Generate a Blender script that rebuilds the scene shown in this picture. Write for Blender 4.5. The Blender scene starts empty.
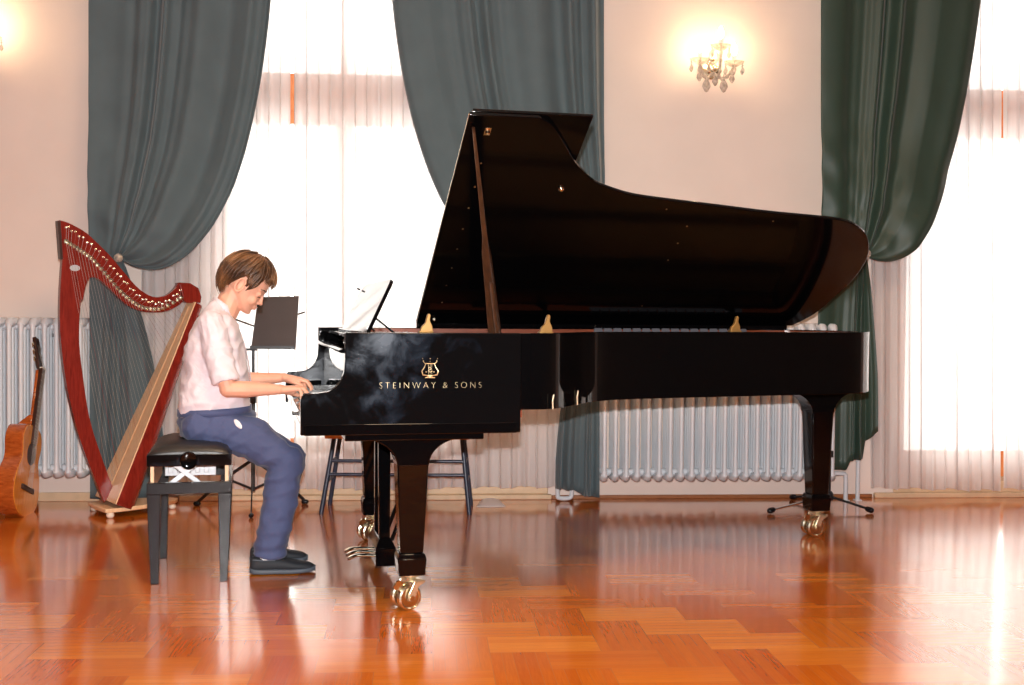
import bpy, bmesh, math, random
from mathutils import Vector, Matrix, noise
random.seed(7)
pi = math.pi
# ------------------------------------------------------------------ camera frame (solved from the photograph)
F, HC, PITCH, ROLL = 1152.1, 1.078, math.radians(-1.372), math.radians(.451)
AW = math.radians(4.45)            # camera yaw against the window wall
WY = 6.707                         # window wall plane
YAW = math.radians(13.027 - 4.45)  # piano, bench and boy share this yaw
def Rw(x, y):
    c, s = math.cos(AW), math.sin(AW)
    return Vector((x*c + y*s, -x*s + y*c))
def ray(px, py):
    c, s = math.cos(ROLL), math.sin(ROLL)
    X, Y = px - 512, py - 342.5
    x = (c*X + s*Y)/F; u = -(-s*X + c*Y)/F
    yy = math.cos(PITCH) - u*math.sin(PITCH); zz = math.sin(PITCH) + u*math.cos(PITCH)
    q = Rw(x, yy)
    return Vector((q.x, q.y, zz))
CAM = Vector((0, 0, HC))
def fl(px, py, z=0.0):
    r = ray(px, py); return CAM + r*((z - HC)/r.z)
class Frame:
    def __init__(s, o, yaw):
        s.o = Vector(o); s.yaw = yaw
        s.M = Matrix.Translation(s.o) @ Matrix.Rotation(yaw, 4, 'Z'); s.I = s.M.inverted()
        s.n = Vector((-math.sin(yaw), math.cos(yaw), 0))
    def at(s, px, py, y=0.0):          # local point on the plane local-y = y
        r = ray(px, py); p0 = s.o + s.n*y
        t = (p0 - CAM).dot(s.n)/r.dot(s.n)
        return s.I @ (CAM + r*t)
WALL = Frame((0, WY, 0), 0.0)
def wl(px, py, d=0.0): return WALL.at(px, py, -d)     # local: x along wall, z up
# ------------------------------------------------------------------ mesh builder
C = bpy.context.scene.collection
class MB:
    def __init__(s): s.v = []; s.f = []
    def add(s, vs, fs, M=None):
        o = len(s.v)
        s.v += [tuple(M @ Vector(v)) if M else tuple(v) for v in vs]
        s.f += [tuple(i + o for i in f) for f in fs]; return s
    def box(s, x0, x1, y0, y1, z0, z1, M=None):
        vs = [(x, y, z) for z in (z0, z1) for y in (y0, y1) for x in (x0, x1)]
        return s.add(vs, [(0,2,3,1),(4,5,7,6),(0,1,5,4),(2,6,7,3),(0,4,6,2),(1,3,7,5)], M)
    def frustum(s, b, t, z0, z1, M=None):   # b,t = (x0,x1,y0,y1)
        vs = [(x, y, z0) for y in b[2:] for x in b[:2]] + [(x, y, z1) for y in t[2:] for x in t[:2]]
        return s.add(vs, [(0,2,3,1),(4,5,7,6),(0,1,5,4),(2,6,7,3),(0,4,6,2),(1,3,7,5)], M)
    def prism(s, poly, lo, hi, ax='y', M=None):
        def mk(a, b, c): return {'y': (a, c, b), 'z': (a, b, c), 'x': (c, a, b)}[ax]
        n = len(poly)
        vs = [mk(a, b, lo) for a, b in poly] + [mk(a, b, hi) for a, b in poly]
        fs = [tuple(range(n)), tuple(range(2*n - 1, n - 1, -1))] + [(i, i + n, (i+1) % n + n, (i+1) % n) for i in range(n)]
        return s.add(vs, fs, M)
    def tube(s, path, r, n=8, M=None, caps=True, flat=None):
        P = [Vector(p) for p in path]; k = len(P)
        R = r if isinstance(r, list) else [r]*k
        T = [(P[min(i+1, k-1)] - P[max(i-1, 0)]).normalized() for i in range(k)]
        u = T[0].orthogonal().normalized() if flat is None else (Vector(flat) - T[0]*Vector(flat).dot(T[0])).normalized()
        vs = []
        for i in range(k):
            u = (u - T[i]*u.dot(T[i])).normalized(); w = T[i].cross(u)
            rr = R[i] if isinstance(R[i], (list, tuple)) else (R[i], R[i])
            for j in range(n):
                a = 2*pi*j/n
                vs.append(P[i] + u*rr[0]*math.cos(a) + w*rr[1]*math.sin(a))
        fs = [(i*n + j, i*n + (j+1) % n, (i+1)*n + (j+1) % n, (i+1)*n + j) for i in range(k-1) for j in range(n)]
        if caps: fs += [tuple(range(n-1, -1, -1)), tuple((k-1)*n + j for j in range(n))]
        return s.add(vs, fs, M)
    def lathe(s, prof, n=16, M=None):
        vs = [(r*math.cos(2*pi*j/n), r*math.sin(2*pi*j/n), z) for r, z in prof for j in range(n)]
        k = len(prof)
        fs = [(i*n + j, i*n + (j+1) % n, (i+1)*n + (j+1) % n, (i+1)*n + j) for i in range(k-1) for j in range(n)]
        fs += [tuple(range(n-1, -1, -1)), tuple((k-1)*n + j for j in range(n))]
        return s.add(vs, fs, M)
    def ball(s, c, r, n=12, M=None):
        r = r if isinstance(r, (tuple, list)) else (r, r, r)
        m = max(4, n//2 + 1)
        pr = [(math.sin(pi*i/m), -math.cos(pi*i/m)) for i in range(m+1)]
        pr[0] = (.02, -1); pr[-1] = (.02, 1)
        M2 = Matrix.Translation(Vector(c)) @ (M or Matrix()) @ Matrix.Diagonal((r[0], r[1], r[2], 1))
        return s.lathe(pr, n, M2)
    def cap(s, a, b, ra, rb, n=12):
        a, b = Vector(a), Vector(b); d = (b - a).normalized(); pts = []; rs = []
        for i in range(4):
            t = pi/2*i/4; pts.append(a - d*ra*math.cos(t)); rs.append(max(.05*ra, ra*math.sin(t)))
        pts.append(a); rs.append(ra); pts.append(b); rs.append(rb)
        for i in range(3, -1, -1):
            t = pi/2*i/4; pts.append(b + d*rb*math.cos(t)); rs.append(max(.05*rb, rb*math.sin(t)))
        return s.tube(pts, rs, n)
    def loft(s, rings, caps=True, closed=True):
        n = len(rings[0]); vs = [p for r in rings for p in r]; k = len(rings)
        m = n if closed else n - 1
        fs = [(i*n + j, i*n + (j+1) % n, (i+1)*n + (j+1) % n, (i+1)*n + j) for i in range(k-1) for j in range(m)]
        if caps: fs += [tuple(range(n-1, -1, -1)), tuple((k-1)*n + j for j in range(n))]
        return s.add(vs, fs)
    def build(s, name, mat, parent=None, smooth=None, bevel=0, seg=2, sub=0, solid=0, recalc=True, M=None):
        me = bpy.data.meshes.new(name)
        me.from_pydata([tuple(M @ Vector(v)) for v in s.v] if M else s.v, [], s.f)
        if recalc:
            bm = bmesh.new(); bm.from_mesh(me); bmesh.ops.recalc_face_normals(bm, faces=bm.faces); bm.to_mesh(me); bm.free()
        if mat: me.materials.append(mat)
        if smooth is not None:
            me.polygons.foreach_set('use_smooth', [True]*len(me.polygons))
            if smooth < 180: me.set_sharp_from_angle(angle=math.radians(smooth))
        o = bpy.data.objects.new(name, me); C.objects.link(o); o.parent = parent
        if solid:
            m = o.modifiers.new('s', 'SOLIDIFY'); m.thickness = solid; m.offset = 0
        if bevel:
            m = o.modifiers.new('b', 'BEVEL'); m.width = bevel; m.segments = seg; m.limit_method = 'ANGLE'; m.angle_limit = math.radians(40)
            me.polygons.foreach_set('use_smooth', [True]*len(me.polygons)); me.set_sharp_from_angle(angle=math.radians(50)); m.harden_normals = False
        if sub:
            m = o.modifiers.new('u', 'SUBSURF'); m.levels = sub; m.render_levels = sub
        return o
def blob(mb, name, mat, parent, vox, smooth=6, fac=.5, disp=None):
    o = mb.build(name, mat, parent)
    m = o.modifiers.new('r', 'REMESH'); m.mode = 'VOXEL'; m.voxel_size = vox; m.use_smooth_shade = True
    m = o.modifiers.new('k', 'SMOOTH'); m.iterations = smooth; m.factor = fac
    bpy.context.view_layer.update()
    dg = bpy.context.evaluated_depsgraph_get()
    me = bpy.data.meshes.new_from_object(o.evaluated_get(dg)); o.modifiers.clear(); old = o.data; o.data = me
    if disp:
        vv = [Vector(disp(v.co.copy(), v.normal.copy())) for v in me.vertices]
        me.vertices.foreach_set('co', [c for p in vv for c in p]); me.update()
    me.polygons.foreach_set('use_smooth', [True]*len(me.polygons))
    me.name = name; bpy.data.meshes.remove(old)
    return o
def thing(name, label, cat, loc=(0,0,0), rz=0.0, group=None):
    o = bpy.data.objects.new(name, None); C.objects.link(o); o.location = loc; o.rotation_euler = (0, 0, rz); o.empty_display_size = .1
    o['label'] = label; o['category'] = cat
    if group: o['group'] = group
    return o
def tag(o, label, cat, group=None):
    o['label'] = label; o['category'] = cat
    if group: o['group'] = group
    return o
def struct(o): o['kind'] = 'structure'; return o
def dup(o, parent=None, loc=None):
    c = o.copy(); C.objects.link(c); c.parent = parent if parent else o.parent
    if loc is not None: c.location = loc
    return c
def spline(pts, n):     # Catmull-Rom through pts
    P = [Vector(p) for p in pts]; k = len(P); out = []
    for i in range(k-1):
        a, b, c, d = P[max(i-1,0)], P[i], P[i+1], P[min(i+2,k-1)]
        for j in range(n):
            t = j/n
            out.append(.5*((2*b) + (c-a)*t + (2*a-5*b+4*c-d)*t*t + (3*b-a-3*c+d)*t**3))
    out.append(P[-1]); return out
def bez(p0, p1, p2, p3, t):
    a = 1 - t
    return tuple(a**3*p0[i] + 3*a*a*t*p1[i] + 3*a*t*t*p2[i] + t**3*p3[i] for i in range(len(p0)))
# ------------------------------------------------------------------ materials
def lin(r, g, b):
    f = lambda c: (c/255)/12.92 if c/255 <= .04045 else ((c/255 + .055)/1.055)**2.4
    return (f(r), f(g), f(b), 1)
class NT:
    def __init__(s, name):
        s.m = bpy.data.materials.new(name); s.m.use_nodes = True; s.t = s.m.node_tree
        s.b = s.t.nodes['Principled BSDF']; s.out = s.t.nodes['Material Output']
    def n(s, kind, **kw):
        x = s.t.nodes.new(kind)
        for k, v in kw.items():
            if k in x.inputs: x.inputs[k].default_value = v
            else: setattr(x, k, v)
        return x
    def l(s, a, b): s.t.links.new(a, b)
    def coord(s, scale=(1,1,1), which='Object'):
        c = s.n('ShaderNodeTexCoord'); m = s.n('ShaderNodeMapping'); m.inputs['Scale'].default_value = scale
        s.l(c.outputs[which], m.inputs['Vector']); return m.outputs[0]
    def noise(s, vec, scale, detail=3, rough=.5, dist=0):
        x = s.n('ShaderNodeTexNoise'); x.inputs['Scale'].default_value = scale; x.inputs['Detail'].default_value = detail
        x.inputs['Roughness'].default_value = rough; x.inputs['Distortion'].default_value = dist
        s.l(vec, x.inputs['Vector']); return x.outputs['Fac']
    def ramp(s, fac, stops):
        x = s.n('ShaderNodeValToRGB'); e = x.color_ramp.elements
        e[0].position, e[0].color = stops[0]; e[1].position, e[1].color = stops[-1]
        for p, c in stops[1:-1]:
            q = e.new(p); q.color = c
        s.l(fac, x.inputs['Fac']); return x.outputs['Color']
    def bump(s, h, strength=.2, dist=.01):
        x = s.n('ShaderNodeBump'); x.inputs['Strength'].default_value = strength; x.inputs['Distance'].default_value = dist
        s.l(h, x.inputs['Height']); s.l(x.outputs[0], s.b.inputs['Normal']); return x
def pm(name, col, rough=.5, metal=0, coat=0, spec=.5, var=0, vs=8, bump=0, bs=40, bd=.004, stretch=(1,1,1), sheen=0, trans=0):
    t = NT(name); b = t.b
    b.inputs['Base Color'].default_value = col; b.inputs['Roughness'].default_value = rough; b.inputs['Metallic'].default_value = metal
    b.inputs['Coat Weight'].default_value = coat; b.inputs['Coat Roughness'].default_value = .04
    b.inputs['Specular IOR Level'].default_value = spec; b.inputs['Sheen Weight'].default_value = sheen
    if trans: b.inputs['Transmission Weight'].default_value = trans
    v = t.coord(stretch)
    f = t.noise(v, vs, 4)
    k = var if var else .04
    c0 = tuple(max(0, c*(1-k)) for c in col[:3]) + (1,); c1 = tuple(min(1, c*(1+k)) for c in col[:3]) + (1,)
    t.l(t.ramp(f, [(.35, c0), (.65, c1)]), b.inputs['Base Color'])
    if bump: t.bump(t.noise(v, bs, 3), bump, bd)
    return t.m
def wood(name, dark, light, rough=.3, coat=.5, scale=(2,2,30), s=6, dist=.6):
    t = NT(name); v = t.coord(scale)
    f = t.noise(v, s, 5, .6, dist)
    t.l(t.ramp(f, [(.3, dark), (.7, light)]), t.b.inputs['Base Color'])
    t.b.inputs['Roughness'].default_value = rough; t.b.inputs['Coat Weight'].default_value = coat; t.b.inputs['Coat Roughness'].default_value = .08
    t.bump(f, .03, .002)
    return t.m
M = {}
M['wall'] = pm('wall_paint', lin(228,210,200), .75, var=.02, vs=3, bump=.06, bs=60)
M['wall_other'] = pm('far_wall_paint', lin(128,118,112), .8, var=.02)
M['ceil'] = pm('ceiling_paint', lin(238,232,222), .9)
M['radiator'] = pm('radiator_enamel', lin(214,217,222), .35, var=.02)
M['white_trim'] = pm('cream_paint', lin(228,214,196), .45, var=.04, vs=20)
M['beige_trim'] = pm('beige_sill_paint', lin(214,184,150), .5, var=.08, vs=12)
M['base_wood'] = wood('baseboard_wood', lin(128,78,44), lin(170,108,66), .4, .2, (3,30,30))
M['frame_wood'] = wood('orange_window_wood', lin(196,104,48), lin(226,140,78), .4, .3, (14,14,2))
M['black'] = pm('black_lacquer', (.002,.002,.0024,1), .05, coat=0, spec=.36)
M['lid_black'] = pm('lid_lacquer', (.0015,.0015,.0018,1), .09, spec=.2)
M['satin_black'] = pm('satin_black', (.006,.006,.008,1), .25, coat=0, spec=.35)
M['black_metal'] = pm('black_metal', (.014,.014,.016,1), .35, metal=0, spec=.6)
M['brass'] = pm('brass', (.82,.75,.58,1), .2, metal=1, var=.1, vs=30)
M['amber'] = pm('amber_brass', (.30,.17,.05,1), .4, metal=.5)
M['gold'] = pm('gold_leaf', (.86,.70,.42,1), .32, metal=.7, var=.05)
M['pale_brass'] = pm('pale_brass', (.90,.78,.55,1), .25, metal=.8, var=.05)
M['chrome'] = pm('chrome', (.75,.76,.78,1), .12, metal=1)
M['plate'] = pm('gold_iron_plate', (.55,.33,.12,1), .35, metal=.6, var=.1)
M['inner_wood'] = wood('inner_rim_wood', lin(110,48,26), lin(150,74,42), .35, .4, (3,3,30))
M['sb_wood'] = wood('spruce_soundboard', lin(196,140,80), lin(222,172,112), .4, .3, (2,30,2))
M['walnut'] = wood('walnut', lin(34,20,12), lin(66,40,24), .3, .2, (20,20,2))
M['ivory'] = pm('white_key', lin(236,228,208), .2, coat=.4)
M['ebony'] = pm('black_key', (.01,.01,.01,1), .25)
M['rim_grey'] = pm('matte_rim_grey', lin(96,94,100), .9)
M['steel'] = pm('steel_wire', (.6,.6,.58,1), .3, metal=1)
M['leather'] = pm('black_leather', (.018,.016,.015,1), .38, bump=.25, bs=220, bd=.002)
M['white_metal'] = pm('white_lift_metal', lin(190,192,196), .4, metal=.2, var=.05)
M['harp_red'] = wood('red_harp_wood', lin(104,24,16), lin(142,42,30), .25, .3, (20,20,2), 5)
M['harp_side'] = wood('red_box_wood', lin(104,24,18), lin(142,42,30), .22, .5, (12,12,2), 5)
M['maple'] = wood('pale_wood', lin(226,184,140), lin(242,206,166), .4, .3, (16,16,2), 5)
M['gut'] = pm('harp_string', lin(168,160,152), .5)
M['gut_red'] = pm('red_harp_string', lin(150,60,50), .4)
M['guitar_top'] = wood('guitar_top', lin(210,124,38), lin(232,152,58), .2, .9, (40,2,2), 4)
M['guitar_side'] = wood('guitar_side', lin(140,60,22), lin(190,96,40), .18, .9, (4,4,16), 5)
M['rosewood'] = wood('rosewood', lin(40,20,14), lin(66,34,22), .4, .2, (30,30,3), 4)
M['bench_orange'] = wood('orange_seat_wood', lin(206,116,44), lin(232,148,72), .35, .4, (3,20,20))
M['blue_metal'] = pm('dark_blue_metal', lin(42,48,66), .35, spec=.6)
M['desk_grey'] = pm('music_desk_grey', lin(62,54,56), .38, spec=.6, var=.12, vs=6)
M['paper'] = pm('paper', lin(236,226,222), .7, var=.01)
M['skin'] = pm('skin', lin(224,166,140), .5, spec=.4, var=.06, vs=16, bump=.04, bs=150)
M['skin'].node_tree.nodes['Principled BSDF'].inputs['Subsurface Weight'].default_value = .06
M['skin'].node_tree.nodes['Principled BSDF'].inputs['Subsurface Radius'].default_value = (.012,.005,.003)
M['lips'] = pm('lips', lin(190,116,100), .5)
M['eye'] = pm('eye_white', lin(220,214,208), .15, coat=.6)
M['iris'] = pm('iris', lin(48,30,20), .15, coat=.6)
M['lash'] = pm('lashes', lin(52,32,24), .7)
M['shoe'] = pm('dark_suede', lin(34,38,44), .72, bump=.3, bs=180, bd=.002)
M['sole'] = pm('grey_sole', lin(78,86,96), .6)
M['sock'] = pm('white_sock', lin(222,222,226), .9)
M['glow'] = None
def hair_mat():
    t = NT('brown_hair'); v = t.coord((1,1,1))
    w = t.noise(t.coord((120,40,120)), 3, 3, .6); f2 = t.noise(v, 14, 2)
    mx = t.n('ShaderNodeMath', operation='ADD'); t.l(w, mx.inputs[0]); t.l(f2, mx.inputs[1])
    mu = t.n('ShaderNodeMath', operation='MULTIPLY'); mu.inputs[1].default_value = .5; t.l(mx.outputs[0], mu.inputs[0])
    t.l(t.ramp(mu.outputs[0], [(.38, lin(44,26,14)), (.5, lin(84,55,34)), (.62, lin(146,101,62))]), t.b.inputs['Base Color'])
    t.b.inputs['Roughness'].default_value = .42; t.b.inputs['Specular IOR Level'].default_value = .5
    t.bump(w, .4, .003); return t.m
M['hair'] = hair_mat()
def cloth(name, col, var=.08, weave=900, sheen=.3, rough=.85, wr=0, wrs=18, stretch=(1,1,1)):
    t = NT(name); v = t.coord(stretch)
    f = t.noise(v, 5, 4); c0 = tuple(c*(1-var) for c in col[:3]) + (1,); c1 = tuple(min(1,c*(1+var)) for c in col[:3]) + (1,)
    t.l(t.ramp(f, [(.3, c0), (.7, c1)]), t.b.inputs['Base Color'])
    t.b.inputs['Roughness'].default_value = rough; t.b.inputs['Sheen Weight'].default_value = sheen; t.b.inputs['Sheen Roughness'].default_value = .4
    b1 = t.bump(t.noise(v, weave, 2), .15, .001)
    if wr:
        b2 = t.n('ShaderNodeBump'); b2.inputs['Strength'].default_value = wr; b2.inputs['Distance'].default_value = .02
        t.l(t.noise(v, wrs, 3, .5, .8), b2.inputs['Height']); t.l(b2.outputs[0], b1.inputs['Normal'])
    return t.m
M['curtain'] = cloth('slate_green_velvet', lin(80,94,99), .08, 500, .25, .8)
M['curtain_shaded'] = cloth('shaded_curtain_fabric', lin(43,63,53), .06, 500, .2, .5)  # same fabric as the other curtains; its dimmer exposure is put into the colour
M['shirt'] = cloth('white_linen', lin(222,211,218), .03, 700, .1, .85, .4, 11)
M['trousers'] = cloth('blue_twill', lin(70,80,116), .06, 800, .15, .85, .3, 14)
def sheer():
    t = NT('sheer_voile'); nt = t.t; nt.nodes.remove(t.b)
    tr = t.n('ShaderNodeBsdfTransparent'); tl = t.n('ShaderNodeBsdfTranslucent'); df = t.n('ShaderNodeBsdfDiffuse')
    tl.inputs['Color'].default_value = (.97,.94,.91,1); df.inputs['Color'].default_value = (.82,.79,.80,1); tr.inputs['Color'].default_value = (1,1,1,1)
    v = t.coord((60,60,1)); f = t.noise(v, 3, 2)
    m1 = t.n('ShaderNodeMixShader'); m1.inputs[0].default_value = .5; t.l(tl.outputs[0], m1.inputs[1]); t.l(df.outputs[0], m1.inputs[2])
    mr = t.n('ShaderNodeMapRange'); mr.inputs[3].default_value = .90; mr.inputs[4].default_value = .96; t.l(f, mr.inputs[0])
    m2 = t.n('ShaderNodeMixShader'); t.l(mr.outputs[0], m2.inputs[0]); t.l(tr.outputs[0], m2.inputs[1]); t.l(m1.outputs[0], m2.inputs[2])
    t.l(m2.outputs[0], t.out.inputs[0]); return t.m
M['sheer'] = sheer()
def glass(name, tint, refl=.08):
    t = NT(name); t.t.nodes.remove(t.b)
    tr = t.n('ShaderNodeBsdfTransparent'); tr.inputs['Color'].default_value = tint
    gl = t.n('ShaderNodeBsdfGlossy'); gl.inputs['Roughness'].default_value = .03
    fr = t.n('ShaderNodeFresnel'); fr.inputs['IOR'].default_value = 1.5
    m = t.n('ShaderNodeMixShader'); t.l(fr.outputs[0], m.inputs[0]); t.l(tr.outputs[0], m.inputs[1]); t.l(gl.outputs[0], m.inputs[2])
    t.l(m.outputs[0], t.out.inputs[0]); return t.m
M['glass'] = glass('window_glass', (.97,.98,.98,1))
def crystal():
    t = NT('crystal'); t.t.nodes.remove(t.b)
    tr = t.n('ShaderNodeBsdfTransparent'); tr.inputs['Color'].default_value = (.96,.93,.88,1)
    gl = t.n('ShaderNodeBsdfGlossy'); gl.inputs['Roughness'].default_value = .08; gl.inputs['Color'].default_value = (.95,.9,.85,1)
    tl = t.n('ShaderNodeBsdfTranslucent'); tl.inputs['Color'].default_value = (.95,.88,.78,1)
    df = t.n('ShaderNodeBsdfDiffuse'); df.inputs['Color'].default_value = (.8,.74,.70,1)
    a = t.n('ShaderNodeMixShader'); a.inputs[0].default_value = .5; t.l(tl.outputs[0], a.inputs[1]); t.l(df.outputs[0], a.inputs[2])
    b = t.n('ShaderNodeMixShader'); t.l(t.noise(t.coord(), 60), b.inputs[0]); t.l(tr.outputs[0], b.inputs[1]); t.l(a.outputs[0], b.inputs[2])
    c = t.n('ShaderNodeMixShader'); c.inputs[0].default_value = .15; t.l(b.outputs[0], c.inputs[1]); t.l(gl.outputs[0], c.inputs[2])
    t.l(c.outputs[0], t.out.inputs[0]); return t.m
M['crystal'] = crystal()
def emis(name, col, st):
    t = NT(name); t.b.inputs['Emission Color'].default_value = col; t.b.inputs['Emission Strength'].default_value = st
    t.b.inputs['Base Color'].default_value = col
    n_ = t.noise(t.coord(), 20); t.l(t.ramp(n_, [(0, col), (1, col)]), t.b.inputs['Emission Color']); return t.m
M['bulb'] = emis('lit_bulb', (1,.80,.50,1), 30)
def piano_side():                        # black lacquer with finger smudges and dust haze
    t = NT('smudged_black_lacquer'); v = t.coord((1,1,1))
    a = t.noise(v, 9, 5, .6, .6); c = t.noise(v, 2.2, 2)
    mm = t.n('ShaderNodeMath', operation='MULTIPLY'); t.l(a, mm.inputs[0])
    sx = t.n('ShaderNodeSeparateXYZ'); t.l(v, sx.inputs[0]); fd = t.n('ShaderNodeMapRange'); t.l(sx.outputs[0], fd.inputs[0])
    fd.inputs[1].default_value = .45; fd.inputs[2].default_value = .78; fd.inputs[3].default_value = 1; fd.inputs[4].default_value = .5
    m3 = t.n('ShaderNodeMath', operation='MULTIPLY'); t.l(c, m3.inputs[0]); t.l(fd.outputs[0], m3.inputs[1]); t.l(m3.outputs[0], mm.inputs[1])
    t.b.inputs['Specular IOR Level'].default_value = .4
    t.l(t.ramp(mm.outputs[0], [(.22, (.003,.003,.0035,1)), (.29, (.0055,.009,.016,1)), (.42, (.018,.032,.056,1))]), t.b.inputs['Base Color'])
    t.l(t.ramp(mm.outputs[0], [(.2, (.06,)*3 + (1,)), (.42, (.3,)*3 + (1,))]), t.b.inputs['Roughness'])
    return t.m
M['piano_side'] = piano_side()
def floor_mat():
    t = NT('parquet'); uv = t.n('ShaderNodeUVMap'); uv.uv_map = 'uv'
    at = t.n('ShaderNodeAttribute'); at.attribute_name = 'strip'
    sp = t.n('ShaderNodeSeparateColor'); t.l(at.outputs['Color'], sp.inputs[0])
    mp = t.n('ShaderNodeMapping'); mp.inputs['Scale'].default_value = (4, 60, 1); t.l(uv.outputs[0], mp.inputs['Vector'])
    of = t.n('ShaderNodeCombineXYZ'); ml = t.n('ShaderNodeMath', operation='MULTIPLY'); ml.inputs[1].default_value = 37; t.l(sp.outputs[0], ml.inputs[0]); t.l(ml.outputs[0], of.inputs[2]); t.l(of.outputs[0], mp.inputs['Location'])
    g = t.noise(mp.outputs[0], 3, 5, .6, .4)
    base = t.ramp(sp.outputs[0], [(0, lin(190,92,22)), (.35, lin(202,106,28)), (.7, lin(214,121,38)), (1, lin(226,137,50))])
    gr = t.ramp(g, [(.3, (.88,.82,.76,1)), (.7, (1.05,1.05,1.05,1))])
    mx = t.n('ShaderNodeMix', data_type='RGBA', blend_type='MULTIPLY'); mx.inputs[0].default_value = 1
    t.l(base, mx.inputs[6]); t.l(gr, mx.inputs[7])
    # seam between strips
    sx = t.n('ShaderNodeSeparateXYZ'); t.l(uv.outputs[0], sx.inputs[0])
    def edge(o, size, w):
        a = t.n('ShaderNodeMath', operation='SUBTRACT'); a.inputs[1].default_value = size/2; t.l(o, a.inputs[0])
        b = t.n('ShaderNodeMath', operation='ABSOLUTE'); t.l(a.outputs[0], b.inputs[0])
        c = t.n('ShaderNodeMath', operation='GREATER_THAN'); c.inputs[1].default_value = size/2 - w; t.l(b.outputs[0], c.inputs[0]); return c.outputs[0]
    e = t.n('ShaderNodeMath', operation='MAXIMUM'); t.l(edge(sx.outputs[0], .36, .0016), e.inputs[0]); t.l(edge(sx.outputs[1], .036, .0007), e.inputs[1])
    mx2 = t.n('ShaderNodeMix', data_type='RGBA'); t.l(e.outputs[0], mx2.inputs[0]); t.l(mx.outputs[2], mx2.inputs[6]); mx2.inputs[7].default_value = lin(176,108,58)
    t.l(mx2.outputs[2], t.b.inputs['Base Color'])
    gc = t.n('ShaderNodeNewGeometry')
    w = t.noise(gc.outputs['Position'], 2.5, 4, .6)
    t.l(t.ramp(w, [(.3, (.13,)*3 + (1,)), (.7, (.21,)*3 + (1,))]), t.b.inputs['Roughness'])
    t.b.inputs['Specular IOR Level'].default_value = .6; t.b.inputs['Coat Weight'].default_value = .8; t.b.inputs['Coat Roughness'].default_value = .12
    bp = t.bump(g, .015, .001); b2 = t.n('ShaderNodeBump'); b2.inputs['Strength'].default_value = .10; b2.inputs['Distance'].default_value = .01
    ml2 = t.n('ShaderNodeMath', operation='ADD'); t.l(t.noise(gc.outputs['Position'], 5, 2), ml2.inputs[0])
    mh = t.n('ShaderNodeMath', operation='MULTIPLY'); mh.inputs[1].default_value = .012; t.l(sp.outputs[1], mh.inputs[0]); t.l(mh.outputs[0], ml2.inputs[1])
    t.l(ml2.outputs[0], b2.inputs['Height']); t.l(b2.outputs[0], bp.inputs['Normal'])
    return t.m
M['floor'] = floor_mat()
SKY, LX, LY, LE, FE, EXPO = 7.2, .3, 2.6, 108, 1000, 0.06
# ================================================================== ROOM
X0R, X1R, YF, ZT = -6.4, 7.0, -8.5, 4.1
def build_floor():
    c = .18; v = []; f = []; uv = []; col = []
    rnd = random.Random(3)
    def strips(x0, y0, horiz):
        tone = rnd.random()*.55 + (.42 if horiz else .0)  # crosswise blocks lighter: the grain's directional sheen is put into the tone
        for k in range(5):
            w = .036; q = min(1, max(0, tone + rnd.uniform(-.16, .16))); r2 = rnd.random()
            if horiz: a = (x0, x0 + 2*c, y0 + k*w, y0 + (k+1)*w); U = [(0,0),(.36,0),(.36,w),(0,w)]
            else: a = (x0 + k*w, x0 + (k+1)*w, y0, y0 + 2*c); U = [(0,w),(0,0),(.36,0),(.36,w)]
            xs = [min(max(t, X0R), X1R) for t in a[:2]]; ys = [min(max(t, YF), WY) for t in a[2:]]
            if xs[1] - xs[0] < 1e-4 or ys[1] - ys[0] < 1e-4: continue
            n = len(v); v.extend([(xs[0],ys[0],0),(xs[1],ys[0],0),(xs[1],ys[1],0),(xs[0],ys[1],0)])
            f.append((n,n+1,n+2,n+3)); uv.extend(U); col.extend([(q, r2, 0, 1)]*4)
    for i in range(-40, 40):
        for j in range(-72, 20):
            k = (i + j) % 4; x = .40 + i*c; y = 3.825 + (j - 2)*c
            if k == 0: strips(x, y, True)
            elif k == 2: strips(x, y, False)
    me = bpy.data.meshes.new('floor'); me.from_pydata(v, [], f)
    u = me.uv_layers.new(name='uv')
    u.data.foreach_set('uv', [c_ for p in uv for c_ in p])
    ca = me.color_attributes.new('strip', 'FLOAT_COLOR', 'CORNER')
    ca.data.foreach_set('color', [c_ for p in col for c_ in p])
    me.materials.append(M['floor']); o = bpy.data.objects.new('floor', me); C.objects.link(o); struct(o)
build_floor()
# window openings measured on the wall plane
A0, A1 = wl(205, 400).x, wl(474, 400).x; A2 = wl(552, 400).x
B0, B1 = wl(897, 400).x, wl(897, 400).x + 2.05
ZW = 3.3
WT = .32
mb = MB()
for a, b in ((X0R, A0), (A1, B0), (B1, X1R)): mb.box(a, b, WY, WY + WT, -.0, ZT)
for a, b in ((A0, A1), (B0, B1)): mb.box(a, b, WY, WY + WT, ZW, ZT)
struct(mb.build('wall_back', M['wall']))
struct(MB().box(X0R - .2, X0R, YF, WY + WT, 0, ZT).build('wall_left', M['wall_other']))
struct(MB().box(X1R, X1R + .2, YF, WY + WT, 0, ZT).build('wall_right', M['wall_other']))
struct(MB().box(X0R - .2, X1R + .2, YF - .2, YF, 0, ZT).build('wall_front', M['wall_other']))
struct(MB().box(X0R - .2, X1R + .2, YF - .2, WY + WT, ZT, ZT + .1).build('ceiling', M['ceil']))
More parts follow.
